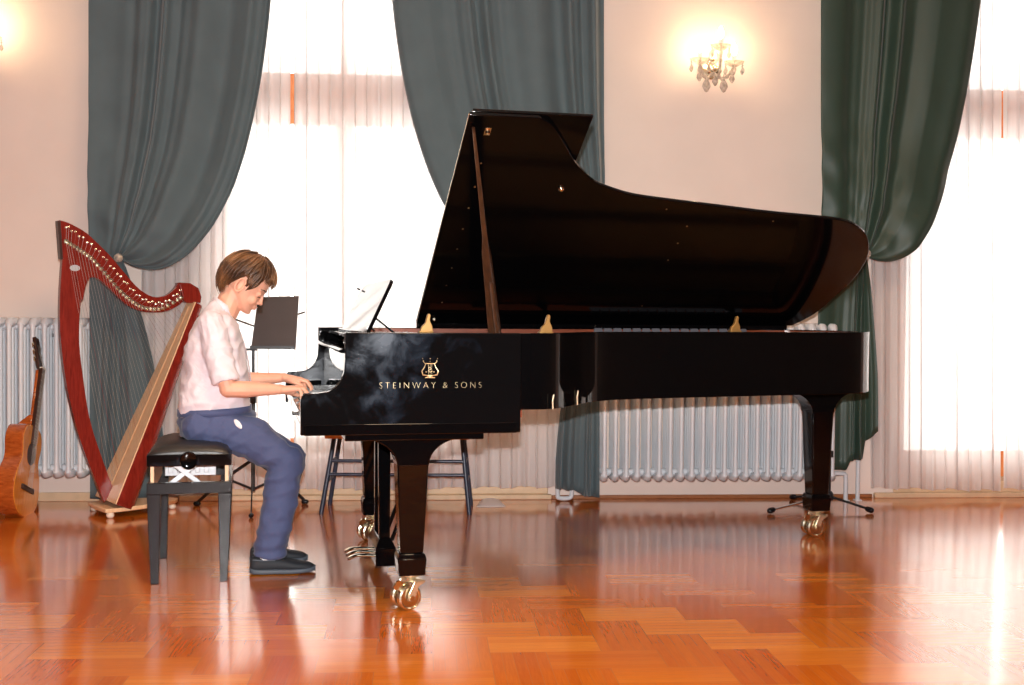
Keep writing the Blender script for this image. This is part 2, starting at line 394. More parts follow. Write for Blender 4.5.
def window(n, x0, x1, zk, xt):
    root = MB(); y0, y1 = WY + .17, WY + .24; fw = .07
    zt0, zt1 = wl(340, 108).z - .0, wl(340, 68).z
    root.box(x0, x0 + fw, y0, y1, .1, ZW).box(x1 - fw, x1, y0, y1, .1, ZW).box(x0 + fw, x1 - fw, y0, y1, ZW - fw, ZW)
    root.box(x0 + fw, x1 - fw, y0, y1, zt0, zt1)              # transom
    xm = (x0 + x1)/2
    for (a, b, zb) in ((x0 + fw, xm - .003, .1), (xm + .003, x1 - fw, .1)):
        root.box(a, a + .045, y0 - .012, y1 - .01, zb, zt0).box(b - .045, b, y0 - .012, y1 - .01, zb, zt0)
        root.box(a + .045, b - .045, y0 - .012, y1 - .01, zb, zk).box(a + .045, b - .045, y0 - .012, y1 - .01, zt0 - .07, zt0)
    root.box(xm - .02, xm + .02, y0, y1, zt1, ZW - fw)
    w = struct(root.build('window_%d' % n, M['frame_wood'], bevel=.004))
    g = MB()
    for a, b in ((x0 + fw, xm - .02), (xm + .02, x1 - fw)): g.box(a, b, y0 + .038, y0 + .042, zt1, ZW - fw)
    for a, b in ((x0 + fw + .045, xm - .048), (xm + .048, x1 - fw - .045)): g.box(a, b, y0 + .03, y0 + .034, zk, zt0 - .07)
    g.build('glass_pane', M['glass'], w)
    h = MB(); h.box(xm + .02, xm + .05, y0 - .02, y0 - .012, 1.0, 1.16).cap((xm + .035, y0 - .03, 1.1), (xm + .035, y0 - .045, 1.0), .008, .008, 8)
    h.build('handle', M['brass'], w)
    s = MB(); s.box(x0, x1, WY, WY + .2, 0, .1).box(x0 - .14, xt, WY - .035, WY - .0005, 0, .03).box(x0 - .02, xt - .02, WY - .015, WY - .0005, .03, .1)
    struct(s.build('trim_%d' % n, M['beige_trim'], bevel=.006))
window(1, A0, A1, .34, A2); window(2, B0, B1, .26, B1)
bb = MB(); e0 = wl(100, 490).x
for a, b in ((e0, A0 - .15), (A2, B0 - .15), (B1 + .01, X1R)): bb.box(a, b, WY - .018, WY, 0, .022)
struct(bb.build('baseboard_back', M['base_wood'], bevel=.004))
struct(MB().box(X0R, e0, WY - .02, WY, 0, .05).build('baseboard_left', M['beige_trim'], bevel=.005))
# ---------------------------------------------------------------- radiators
def radiator(x0, x1, label, pitch=.063, z0=.124):
    t = thing('radiator', label, 'radiator', ((x0 + x1)/2, WY, 0), 0, 'radiators on the window wall')
    z1 = 1.045; n = int(round((x1 - x0)/pitch)); pw = (x1 - x0)/n
    proto = None
    for i in range(n):
        lx = x0 + (i + .5)*pw - t.location.x
        if proto is None:
            m = MB()
            for d in (.055, .105, .155, .205):
                m.tube([(0, -d, z0 + .035), (0, -d, z0 + .07), (0, -d, z1 - .07), (0, -d, z1 - .035)], [(.019,.02), (.0135,.0175), (.0135,.0175), (.019,.02)], 10, flat=(1,0,0))
            for z, sgn in ((z0, 1), (z1, -1)):
                # rounded lobe head joining the four columns
                pts = [(0, -.045, z + sgn*.045), (0, -.06, z + sgn*.03), (0, -.13, z + sgn*.028), (0, -.2, z + sgn*.03), (0, -.215, z + sgn*.045)]
                m.tube(pts, [(.018,.015), (.024,.027), (.027,.028), (.024,.027), (.018,.015)], 10, flat=(1,0,0))
                m.tube([(-pw/2, -.13, z + sgn*.05), (pw/2, -.13, z + sgn*.05)], .022, 12)
            proto = m.build('radiator_section', M['radiator'], t, smooth=60); proto.location = (lx, 0, 0)
        else: dup(proto, t, (lx, 0, 0))
    for fx in (-.35, .35): MB().box(fx*(x1-x0) - .01, fx*(x1-x0) + .01, -.13, -.001, z1 - .11, z1 - .09).build('wall_bracket', M['radiator'], t)
    return t
rx0 = wl(597, 440, .13).x; rx1 = wl(833, 440, .13).x
rl1 = wl(90, 400, .13).x
r1 = radiator(rx0, rx1, 'white ribbed radiator on the wall below the piano, between the two windows')
r2 = radiator(rl1 - 23*.0632, rl1, 'white ribbed radiator at the left edge, behind the guitar and the harp', z0=.155)
# pipes of the right radiator
pp_ = MB(); a = wl(557, 488, .10); b_ = wl(571, 488, .10); r_ = .013
pp_.tube(spline([(a.x, 0, .22), (a.x, 0, .05), (a.x + .012, 0, .025), (b_.x - .012, 0, .025), (b_.x, 0, .05), (b_.x, 0, .13), (b_.x+.02, 0, .157), (rx0 + .02, 0, .162)], 4), r_, 10)
pp_.tube([(a.x, 0, .22), (a.x, .04, .25), (a.x, .11, .25)], r_, 10)
po = pp_.build('supply_pipe', M['radiator'], None, smooth=60); po.location = (-r1.location.x, -.13, 0); po.parent = r1
q = MB(); a = wl(845, 488, .12).x; b_ = wl(857, 488, .10).x
q.tube(spline([(a, 0, 0), (a, 0, .12), (a - .005, 0, .155), (a - .03, 0, .162), (rx1 - .02, 0, .162)], 4), .013, 10)
q.tube(spline([(b_, .02, 0), (b_, .02, .9), (b_ - .01, .02, .985), (b_ - .04, .01, .995), (rx1 - .02, 0, .995)], 4), .013, 10)
q.box(a - .02, a + .02, -.02, .02, 0, .006).box(b_ - .02, b_ + .02, 0, .04, 0, .006)
qo = q.build('return_pipe', M['radiator'], None, smooth=60); qo.location = (-r1.location.x, -.13, 0); qo.parent = r1
# ---------------------------------------------------------------- curtains
def curtain(label, xo, xi, tie, p1, p2, tail, n, mat, d0=.27, name='drape_curtain', tie_w=5, seed=1, bulge=.07):
    """xo/xi: outer and inner hem x at the top (px); tie (px); p1,p2 bezier controls of the inner edge; tail: list of (t, xbottom, ybottom)"""
    rnd = random.Random(seed); NU, NV = n*24 + 1, 46; top = -95
    ph = [rnd.uniform(-.6, .6) for _ in range(n + 2)]; am = [rnd.uniform(.65, 1.25) for _ in range(n + 2)]
    def fold(t):
        s = t*n; i = int(s) % (n + 1); k = s - int(s)
        a_ = am[i]*(1-k) + am[i+1]*k; p_ = ph[i]*(1-k) + ph[i+1]*k
        s = s + .35*math.sin(2.1*s + seed) ; return a_*(math.sin(2*pi*s + p_) + .35*math.sin(4*pi*s*.77 + 2*p_) + .18*math.sin(2*pi*s*2.6 + seed))
    def p3(t):
        g = min(1, t/.42); g = g**.7
        return (xo + (tie[0] + tie_w*(t-.5)*(1 if xi > xo else -1) - xo)*g, tie[1] + 5*(t-.5) + 10*(1-g))
    def up(t, s):
        P0 = (xo + (xi - xo)*t, top); g = t**1.25
        o1 = (xo, tie[1]*.4); o2 = (xo, tie[1]*.75)
        P1 = (o1[0]*(1-t) + p1[0]*t, o1[1]*(1-g) + p1[1]*g); P2 = (o2[0]*(1-t) + p2[0]*t, o2[1]*(1-g) + p2[1]*g)
        P3 = p3(t)
        return bez(P0, P1, P2, P3, s)
    m = MB(); vs = []
    for i in range(NU):
        t = i/(NU-1)
        for j in range(NV):
            s = j/(NV-1); s = s**.85; px, py = up(t, s)
            w = 1 - .72*s**3
            puff = bulge*math.sin(pi*min(1, max(0, (s-.45)/.55)))*(.4 + t)
            crumple = .012*noise.noise(Vector((px*.05, py*.05, seed)))*(s**2)*3
            d = d0 + .029*fold(t)*w + puff + crumple
            c_ = wl(px, py, d0); vs.append((c_.x, WY - d, c_.z))
    fs = [(i*NV+j, i*NV+j+1, (i+1)*NV+j+1, (i+1)*NV+j) for i in range(NU-1) for j in range(NV-1)]
    m.add(vs, fs)
    vs = []; NT2 = 26
    for i in range(NU):
        t = i/(NU-1)
        for k in range(len(tail)-1):
            if tail[k][0] <= t <= tail[k+1][0] + 1e-9:
                q_ = (t - tail[k][0])/(tail[k+1][0] - tail[k][0]); xb = tail[k][1]*(1-q_) + tail[k+1][1]*q_; yb = tail[k][2]*(1-q_) + tail[k+1][2]*q_; break
        for j in range(NT2):
            s = j/(NT2-1)
            x0_, y0_ = p3(t); y0_ -= 4
            e = 1 - (1 - s)**2.2
            px = x0_*(1-e) + xb*e; py = y0_*(1-s) + yb*s
            d = d0*(1 - .40*min(1, s*5)) + .020*fold(t*.8 + .1)*(.25 + .75*s**.6) + .01*noise.noise(Vector((px*.03, py*.02, seed + 5)))
            c_ = wl(px, py, d0*(1 - .40*min(1, s*5))); vs.append((c_.x, WY - d, c_.z))
    m.add(vs, [(i*NT2+j, i*NT2+j+1, (i+1)*NT2+j+1, (i+1)*NT2+j) for i in range(NU-1) for j in range(NT2-1)])
    o = m.build(name, mat, None, smooth=180, solid=.004); o['label'] = label; o['category'] = 'curtain'; o['group'] = 'gathered window curtains'
    return o
curtain('grey-green velvet curtain at far left, swept left and gathered above the harp', 89, 276, (119, 257), (268, 175), (205, 310),
        [(0, 89, 499), (.5, 118, 499), (1, 166, 497)], 5, M['curtain'], seed=2)
curtain('grey-green velvet curtain right of the bright window, swept right behind the raised piano lid', 605, 387, (600, 262), (392, 170), (470, 330),
        [(0, 556, 489), (.45, 574, 490), (.55, 584, 496), (1, 599, 497)], 6, M['curtain'], seed=5)
curtain('satin-look green curtain on the right, dimmer light put into its colour, gathered at the piano tail', 819, 990, (862, 254), (972, 150), (925, 292),
        [(0, 816, 469), (.3, 846, 470), (.32, 850, 461), (.6, 863, 459), (.62, 866, 442), (1, 877, 431)], 4, M['curtain_shaded'], seed=9, tie_w=8)
def holdback(px, py, label):
    c_ = wl(px, py, .36)
    t = thing('curtain_holdback', label, 'curtain holdback', (c_.x, WY, c_.z), 0, 'crystal curtain holdbacks')
    m = MB(); m.lathe([(.025, 0), (.025, .006), (.008, .012), (.008, .33), (.014, .335), (.014, .345), (.006, .35)], 16, Matrix.Rotation(pi/2, 4, 'X'))
    m.build('stem', M['brass'], t, smooth=40)
    MB().ball((0, -.372, 0), .024, 16).build('crystal_knob', M['crystal'], t, smooth=180)
holdback(119, 258, 'clear crystal knob holding the left curtain swag, above the harp')
holdback(866, 254, 'clear crystal knob holding the shaded green curtain at the piano tail')
def sheer_curtain(label, xa, xb, ya, yb, n, seed, d0=.10, ybot=None):
    rnd = random.Random(seed); NU = n*10 + 1; NV = 14; vs = []
    fr = [rnd.uniform(.75, 1.35) for _ in range(n+1)]
    for i in range(NU):
        t = i/(NU-1); s = t*n
        for j in range(NV):
            z = j/(NV-1); k = int(s)
            a_ = fr[min(k, n)]*(1-(s-k)) + fr[min(k+1, n)]*(s-k)
            d = d0 + .022*a_*math.sin(2*pi*s + .5*math.sin(z*2.5 + seed)) + .008*math.sin(2*pi*s*2.3 + 3*z)
            px = xa + (xb - xa)*t; py = -90*(1-z) + z*(ya + (yb - ya)*t + 1.0*math.sin(s*2.1 + seed))
            c_ = wl(px, py, d0); vs.append((c_.x + .012*math.cos(2*pi*s)*a_, WY - d, c_.z))
    m = MB().add(vs, [(i*NV+j, i*NV+j+1, (i+1)*NV+j+1, (i+1)*NV+j) for i in range(NU-1) for j in range(NV-1)])
    o = m.build('sheer_curtain', M['sheer'], None, smooth=180)
    return tag(o, label, 'sheer curtain', 'white sheer window curtains')
sheer_curtain('white sheer curtain behind the boy, left half of the bright window', 140, 289, 489, 489, 13, 1)
sheer_curtain('white sheer curtain behind the piano keyboard end, right half of the bright window', 292, 557, 490, 487, 22, 2)
sheer_curtain('white sheer curtain right of the shaded green curtain', 869, 1000, 488, 491, 11, 3)
sheer_curtain('white sheer curtain at the right edge of the photo', 1001.6, 1230, 489, 490, 18, 4)
for xa, xb, lb in ((60, 640, 'brass curtain rod above the left window'), (790, 1260, 'brass curtain rod above the right window')):
    a = wl(xa, 200, .2).x; b_ = wl(xb, 200, .2).x
    m = MB(); m.tube([(a, WY - .2, 3.49), (b_, WY - .2, 3.49)], .016, 12)
    for x in (a, b_): m.ball((x, WY - .2, 3.49), .035)
    for x in (a + .1, b_ - .1): m.tube([(x, WY - .2, 3.49), (x, WY, 3.49)], .01, 8)
    tag(m.build('curtain_rod', M['brass'], None, smooth=60), lb, 'curtain rod', 'brass curtain rods')
# ---------------------------------------------------------------- wall sconces
def sconce(px, py, label):
    c_ = wl(px, py, 0); t = thing('crystal_sconce', label, 'wall lamp', (c_.x, WY, c_.z), 0, 'crystal wall lamps'); t.scale = (1.5, 1.0, 1.45)
    back = MB(); back.lathe([(.0, 0), (.034, 0), (.036, .006), (.02, .014), (.008, .03), (.008, .05)], 20, Matrix.Translation((0, 0, -.02)) @ Matrix.Rotation(pi/2, 4, 'X'))
    back.ball((0, -.05, -.02), .018).ball((0, -.045, .02), .01).tube([(0, -.045, -.02), (0, -.045, .06)], .004, 8)
    back.build('backplate', M['brass'], t, smooth=60)
    def drop(parent, x, y, z, s, chain=.018):
        m = MB(); m.tube([(x, y, z), (x, y, z - chain)], .0012, 5)
        for k in range(2): m.ball((x, y, z - chain*(k + .5)/2), .0035, 6)
        m.lathe([(.0, -.050*s), (.006*s, -.046*s), (.0145*s, -.030*s), (.012*s, -.018*s), (.004*s, -.004*s), (.001, 0)], 8, Matrix.Translation((x, y, z - chain)))
        m.build('crystal_drop', M['crystal'], parent, smooth=None)
    for (x, y, z) in ((-.062, -.11, .0), (.072, -.11, -.008), (.012, -.15, .05)):
        arm = MB(); arm.tube(spline([(0, -.05, -.03), (x*.45, y*.7, -.062), (x*.85, y*.95, -.04), (x, y, z - .012)], 6), .0055, 8)
        for k in range(1, 6):
            q_ = spline([(0, -.05, -.03), (x*.45, y*.7, -.062), (x*.85, y*.95, -.04), (x, y, z - .012)], 2)[k]; arm.ball(tuple(q_), .009, 8)
        ao = arm.build('arm', M['crystal'], t, smooth=60)
        MB().lathe([(.006, -.012), (.018, -.006), (.036, .006), (.041, .012), (.036, .010), (.015, -.001), (.003, -.001)], 16, Matrix.Translation((x, y, z))).build('glass_dish', M['crystal'], t, smooth=60)
        MB().lathe([(.0, 0), (.0095, 0), (.0095, .034), (.0, .036)], 12, Matrix.Translation((x, y, z))).build('candle_tube', M['paper'], t, smooth=40)
        MB().lathe([(.0, 0), (.006, .002), (.0125, .018), (.010, .032), (.003, .048), (.0, .050)], 12, Matrix.Translation((x, y, z + .036))).build('bulb', M['bulb'], t, smooth=60)
        for k in range(6):
            a_ = k*pi/3 + .4; drop(t, x + .038*math.cos(a_), y + .038*math.sin(a_), z + .008, .55, .02)
        lp = bpy.data.lights.new('sconce_light', 'POINT'); lp.energy = LSC; lp.color = (1, .68, .36); lp.shadow_soft_size = .02
        lo = bpy.data.objects.new('sconce_light', lp); C.objects.link(lo); lo.parent = t; lo.location = (x, y, z + .06)
    for (x, z, s) in ((-.034, -.045, 1.15), (.034, -.045, 1.15), (0, -.035, .85), (-.062, -.02, .8), (.066, -.025, .8)): drop(t, x, -.10, z, s)
    cr = MB()
    for sg in (-1, 1): cr.tube(spline([(0, -.05, .0), (sg*.018, -.055, .02), (sg*.014, -.055, .045), (0, -.055, .06)], 5), .004, 6)
    cr.build('crystal_scroll', M['crystal'], t, smooth=60)
LSC = 4.5
sconce(711, 66, 'lit three-armed crystal wall lamp above the piano')
sconce(-22, 42, 'lit crystal wall lamp cut off at the top left edge of the photo')
# ================================================================== PIANO
p0 = Rw(-.731, 3.987)
PF = Frame((p0.x, p0.y, 0), YAW)
piano = thing('grand_piano', 'black lacquered concert grand piano with raised lid', 'piano', (p0.x, p0.y, 0), YAW)
HR, ZB, ZRB, PW, ZA = 1.012, .653, .735, 1.575, .798
bend = spline([(.86,0,0),(.90,.012,0),(.95,.06,0),(1.01,.14,0),(1.08,.235,0),(1.15,.325,0),(1.25,.405,0),(1.4,.462,0),(1.6,.502,0),(1.85,.545,0),(2.1,.588,0),(2.33,.628,0),(2.47,.662,0),(2.57,.72,0),(2.66,.83,0),(2.72,.98,0),(2.742,1.12,0),(2.73,1.28,0),(2.70,1.42,0),(2.65,1.53,0),(2.58,1.575,0)], 5)
bend = [(p.x, p.y) for p in bend]
def inset(poly, d):          # inward offset of an open outline walked so that the inside is on the left
    out = []
    for i, (x, y) in enumerate(poly):
        a = Vector(poly[max(i-1,0)]); b = Vector(poly[min(i+1,len(poly)-1)]); t = (b - a).normalized(); n = Vector((-t.y, t.x))
        out.append((x + n.x*d, y + n.y*d))
    return out
# rim: outer veneer, running from the treble step round the tail to the bass step
outer = [(.785, 0)] + bend + [(2.3, PW), (1.6, PW), (.785, PW)]
inn = inset(outer, .045); full = [(.152, 0), (.5, 0)] + outer + [(.4, PW), (.152, PW)]
def ribbon(name, o_, i_, z0, z1, mat, parent, bev=.002):
    m = MB(); n = len(o_)
    vs = [(x, y, z0) for x, y in o_] + [(x, y, z1) for x, y in o_] + [(x, y, z1) for x, y in i_] + [(x, y, z0) for x, y in i_]
    fs = [(a*n+i, a*n+i+1, ((a+1)%4)*n+i+1, ((a+1)%4)*n+i) for a in range(4) for i in range(n-1)] + [(0, n, 2*n, 3*n), (n-1, 4*n-1, 3*n-1, 2*n-1)]
    m.add(vs, fs); return m.build(name, mat, parent, smooth=35, bevel=bev)
rim = ribbon('rim', outer, inn, ZRB, HR, M['black'], piano, .003)
ii = inset(full, .046); ii2 = inset(full, .066); ii[0] = (.25, .046); ii2[0] = (.25, .066); ii[-1] = (.25, PW-.046); ii2[-1] = (.25, PW-.066)
ribbon('inner_rim', ii, ii2, .80, HR - .004, M['inner_wood'], piano, 0)
# soundboard + iron plate
sbp = [(.3, .05)] + inset(outer, .05)[1:-1] + [(.3, PW - .05)]
MB().prism(sbp, .84, .85, 'z').build('soundboard', M['sb_wood'], piano)
pl_ = MB(); po_ = inset(outer, .067); pi_ = inset(outer, .15); k0 = 1
ring_o = [(.42, .067)] + po_[1:-1] + [(.42, PW-.067)]; ring_i = [(.42, .15)] + pi_[1:-1] + [(.42, PW-.15)]
n = len(ring_o)
vs = [(x, y, .91) for x, y in ring_o] + [(x, y, .935) for x, y in ring_o] + [(x, y, .935) for x, y in ring_i] + [(x, y, .91) for x, y in ring_i]
pl_.add(vs, [(a*n+i, a*n+i+1, ((a+1)%4)*n+i+1, ((a+1)%4)*n+i) for a in range(4) for i in range(n-1)])
pl_.box(.42, .72, .07, PW - .07, .912, .934)
for y0, x1, y1 in ((.45, 1.25, .47), (.72, 2.2, .74), (.98, 2.6, 1.0), (1.24, 2.62, 1.25)):
    pl_.tube([(.7, y0, .935), (x1, y1, .935)], (.014, .022), 8)
pl_.build('iron_plate', M['plate'], piano, smooth=40)
st = MB()
for i in range(88):
    y = .16 + i*(1.27/87); L = 2.55 - 1.9*max(0, (1 - (y - .16)/1.27))**.9 if y < 1.2 else 2.55
    # the string ends short of the bent side
    while L > .8:
        lim = min([yy for xx, yy in bend if abs(xx - L) < .06] or [0])
        if y > lim + .16: break
        L -= .04
    st.tube([(.70, y, .95), (L, y, .95)], .0009, 4)
o_ = st.build('strings', M['steel'], piano); o_['kind'] = 'stuff'
tp = MB().lathe([(0, 0), (.0035, 0), (.0035, .03), (0, .03)], 6).build('tuning_pins', M['steel'], piano, smooth=40); tp.location = (.47, .17, .934)
bmt = MB()
for i in range(88):
    for r_i in range(2):
        bmt.lathe([(0, 0), (.0032, 0), (.0032, .026), (0, .026)], 6, Matrix.Translation((.47 + .03*r_i + .02*(i % 3), .16 + i*1.25/87, .934)))
bpy.data.objects.remove(tp)
o_ = bmt.build('tuning_pins', M['steel'], piano); o_['kind'] = 'stuff'
dm = MB().box(-.03, .03, -.006, .006, .955, .972).box(-.025, .02, -.005, .005, .972, .988).build('damper', M['satin_black'], piano, bevel=.001)
dm.location = (.82, .30, 0)
for i in range(1, 62): dup(dm, piano, (.82 + .10*i/61, .30 + i*1.1/61, 0))
# row of small grey blocks on the far rim, seen above the bent side
fb = MB().frustum((-.028, .028, -.012, .012), (-.02, .02, -.008, .008), HR - .03, HR + .003).build('rim_block', M['rim_grey'], piano, bevel=.002)
for i in range(16):
    px = 598 + i*9.6; c_ = PF.at(px, 327, PW - .062)
    if i == 0: fb.location = (c_.x, PW - .062, 0)
    else: dup(fb, piano, (c_.x, PW - .062, 0))
# ---------------------------------------------------------------- cheeks, key bed
def cheek(v0, v1):
    pts = [(0, ZB), (.0, .775), (.004, .79), (.014, ZA), (.06, ZA + .002), (.095, .805), (.12, .82), (.138, .842), (.149, .872), (.1525, .91), (.153, HR), (.785, HR), (.785, ZB)]
    m = MB(); m.prism(pts, v0, v1, 'y'); return m.build('case_side', M['piano_side'], piano, bevel=.004, seg=3)
# lower rim / keybed body: deep part from front to u=.79
c1 = cheek(0, .045); c2 = cheek(PW - .045, PW)
m = MB(); m.box(.012, .77, -.006, .05, ZB - .001, ZB + .038).box(.012, .77, PW - .05, PW + .006, ZB - .001, ZB + .028).box(.006, .03, .05, PW - .05, ZB, ZB + .028)
m.build('base_moulding', M['black'], piano, bevel=.003)
MB().box(.02, .78, .045, PW - .045, ZB + .004, ZB + .05).build('keybed', M['satin_black'], piano, bevel=.002)
MB().box(.004, .028, .045, PW - .045, ZB + .03, .725).build('key_slip', M['black'], piano, bevel=.003)
for v0 in (.045, PW - .175):
    MB().box(.01, .16, v0, v0 + .13, ZB + .03, .765).build('key_block', M['black'], piano, bevel=.006)
lk = MB(); lk.lathe([(0, 0), (.006, 0), (.006, .008), (.009, .010), (.009, .015), (0, .017)], 14, Matrix.Translation((.005, .50, .688)) @ Matrix.Rotation(-pi/2, 4, 'Y'))
lk.build('lock_knob', M['black_metal'], piano, smooth=40)
for i in range(12):      # underside beams
    pass
bm_ = MB()
for y0, x1, y1 in ((.25, .85, .25), (.55, 1.9, .72), (.95, 2.5, 1.0), (1.3, 2.5, 1.25)):
    bm_.tube([(.78, y0, .79), (x1, y1, .79)], (.05, .04), 4)
bm_.box(.76, .80, .045, PW - .045, ZB + .05, .84)
bm_.build('back_posts', M['inner_wood'], piano)
# keys
wk0 = .178; kw = (PW - 2*.178)/52
wkm = MB().box(.03, .178, -kw/2 + .0005, kw/2 - .0005, .713, .732).build('white_key', M['ivory'], piano, bevel=.0015)
bkm = MB().frustum((.085, .18, -.0065, .0065), (.092, .18, -.0048, .0048), .728, .7445).build('black_key', M['ebony'], piano, bevel=.001)
fw_ = fbk = True
for i in range(52):
    y = PW - .178 - (i + .5)*kw
    if fw_: wkm.location = (0, y, 0); fw_ = False
    else: dup(wkm, piano, (0, y, 0))
    if i < 51 and (i + 5) % 7 in (0, 1, 3, 4, 5) :
        yb = y - kw/2
        if fbk: bkm.location = (0, yb, 0); fbk = False
        else: dup(bkm, piano, (0, yb, 0))
# fallboard, nameboard shelf, desk slide
fb_ = MB(); fb_.box(.180, .196, .05, PW - .05, .735, .945)
fb_.build('fallboard', M['black'], piano, bevel=.004, seg=3)
fl_ = MB(); fl_.tube([(.158, .05, .945), (.158, PW - .05, .945)], (.026, .008), 14, flat=(1,0,0)).box(.16, .40, .05, PW - .05, .94, .953)
fl_.build('fallboard_lip', M['black'], piano, smooth=40)
for v0, v1 in ((.05, .12), (PW - .12, PW - .05)):
    MB().tube([(.175, v0, .978), (.175, v1, .978)], .020, 16).box(.175, .4, v0, v1, .955, .99).build('desk_rail_block', M['black'], piano, smooth=40)
MB().box(.20, .52, .12, PW - .12, .985, .999).build('desk_shelf', M['black'], piano, bevel=.003)
# music desk leaning back; plane through (u=.262,z=1.0) and (u=.357,z=1.19)
dz = Vector((.088, .19)).normalized(); nrm = Vector((dz.y, -dz.x))
out_ = spline([(.25, 0, 0), (.25, .17, 0), (.262, .205, 0), (.30, .214, 0)], 5) + spline([(1.18, .214, 0), (1.27, .205, 0), (1.325, .17, 0), (1.345, .10, 0), (1.35, 0, 0)], 5)
poly = [(p.x, p.y) for p in out_]
m = MB(); k = len(poly)
mk = lambda v_, h_, d_: (.246 + dz.x*h_*1.09 + nrm.x*d_, v_, .999 + dz.y*h_*1.09 + nrm.y*d_)
m.add([mk(a, b, 0) for a, b in poly] + [mk(a, b, .014) for a, b in poly], [tuple(range(k)), tuple(range(2*k-1, k-1, -1))] + [(i, i+k, (i+1) % k + k, (i+1) % k) for i in range(k)])
m.build('music_desk', M['black'], piano, bevel=.002)
m = MB(); m.box(.228, .244, .35, 1.25, .999, 1.012); m.build('desk_ledge', M['black'], piano, bevel=.003)
for v_ in (.42, 1.15): MB().tube([(.287, v_, 1.075), (.38, v_, 1.002)], (.009, .004), 8, flat=(0,1,0)).build('desk_prop', M['satin_black'], piano)
m = MB(); m.tube([mk(1.30, .19, -.004), mk(1.30, .19, -.02)], .004, 8); m.build('page_pin', M['black_metal'], piano)
# ---------------------------------------------------------------- lid
PH = math.radians(30.3); TH = .016
LM = Matrix.Translation((0, PW, HR + .02)) @ Matrix.Rotation(PH, 4, 'X').inverted()   # local: x=u, y=-w, z=thickness
def lidpt(u, w, h=0.0): return LM @ Vector((u, -w, h))
lid_curve = spline([(.90, 1.52, 0), (.95, 1.49, 0), (1.0, 1.43, 0), (1.06, 1.34, 0), (1.10, 1.28, 0), (1.145, 1.225, 0), (1.222, 1.15, 0), (1.30, 1.108, 0), (1.414, 1.067, 0), (1.56, 1.042, 0), (1.818, 1.008, 0), (2.088, .972, 0), (2.38, .944, 0), (2.484, .925, 0), (2.587, .873, 0), (2.676, .780, 0), (2.744, .638, 0), (2.766, .470, 0), (2.747, .292, 0), (2.714, .124, 0), (2.64, 0, 0)], 5)
lp_ = [(.63, 0), (.63, 1.575)] + [(p.x, p.y*1.036) for p in lid_curve]
def lidmesh(name, poly, h0, h1, mat, bev=.003):
    m = MB(); k = len(poly)
    vs = [tuple(lidpt(a, b, h)) for h in (h0, h1) for a, b in poly]
    m.add(vs, [tuple(range(k)), tuple(range(2*k-1, k-1, -1))] + [(i, i+k, (i+1) % k + k, (i+1) % k) for i in range(k)])
    return m.build(name, mat, piano, bevel=bev)
lid = lidmesh('lid', lp_, 0, TH, M['lid_black'])
MB().box(.63, 2.60, PW - .022, PW, HR, HR + .0215).build('hinge_rail', M['black'], piano, bevel=.002)
flap = lidmesh('front_lid', [(.645, .01), (.645, 1.575), (1.118, 1.575), (1.118, .01)], TH + .003, TH*2 + .002, M['lid_black'])
# hinge edge strip of pale brass along the front edge of the lid
m = MB(); m.add([tuple(lidpt(a, b, h)) for h in (TH*.35, TH*.65) for a, b in ((.6285, .01), (.6285, 1.57), (.634, 1.57), (.634, .01))], [(0,1,2,3),(7,6,5,4),(0,4,5,1),(1,5,6,2),(2,6,7,3),(3,7,4,0)])
m.build('piano_hinge', M['pale_brass'], piano)
def lid_hit(px, py):
    r = ray(px, py); R3 = PF.I.to_3x3(); o = PF.I @ CAM; d = R3 @ r
    Li = LM.inverted(); o2 = Li @ o; d2 = Li.to_3x3() @ d; t = -o2.z/d2.z; q_ = o2 + d2*t
    return q_.x, -q_.y
sc_ = None
for (px, py) in ((481,163),(474.8,186.7),(468.6,207.9),(462.8,228.7),(457.3,248.8),(451.8,267.7),(446.4,285.3),(442,302.4),(687,226),(677.7,243),(668,260),(642,306),(666.5,209),(773,221)):
    u_, w_ = lid_hit(px, py)
    m = MB().lathe([(0, 0), (.005, 0), (.0045, .002), (0, .003)], 10).build('lid_screw', M['brass'], piano, smooth=40) if sc_ is None else None
    o_ = m if m else dup(sc_, piano); sc_ = sc_ or o_
    o_.matrix_local = LM @ Matrix.Translation((u_, -w_, 0)) @ Matrix.Rotation(pi, 4, 'X')
for px, py, r_ in ((561, 188, .014), (434, 318, .01)):
    u_, w_ = lid_hit(px, py)
    o_ = MB().lathe([(0, -.002), (r_, 0), (r_, .006), (r_*.7, .012), (r_*.45, .016), (0, .018)], 16).build('lid_button', M['brass'], piano, smooth=40)
    o_.matrix_local = LM @ Matrix.Translation((u_, -w_, 0)) @ Matrix.Rotation(pi, 4, 'X')
u1, w1 = lid_hit(487.5, 131)
cup = MB().box(-.012, .012, -.022, .022, -.002, .003).lathe([(0, .003), (.010, .003), (.008, .015), (.005, .016), (.005, .01), (0, .01)], 14).build('prop_cup', M['brass'], piano, smooth=40)
cup.matrix_local = LM @ Matrix.Translation((u1, -w1, 0)) @ Matrix.Rotation(pi, 4, 'X')
# prop stick from the treble rim up to the cup
b0 = PF.at(496, 333, .075); u2, w2 = lid_hit(473, 126); tip = lidpt(max(u2, .655), w2, -.006)
base = Vector((b0.x, .075, HR - .035)); mid = base.lerp(tip, .40); mid2 = base.lerp(tip, .47)
dirv = (tip - base).normalized(); flat_ = Vector((1, 0, 0))
m = MB(); m.tube([base, base.lerp(tip, .05), mid, mid2, base.lerp(tip, .75), tip], [(.046,.011), (.046,.011), (.034,.011), (.020,.010), (.015,.009), (.011,.007)], 4, flat=(Matrix.Rotation(pi/4, 3, dirv) @ flat_))
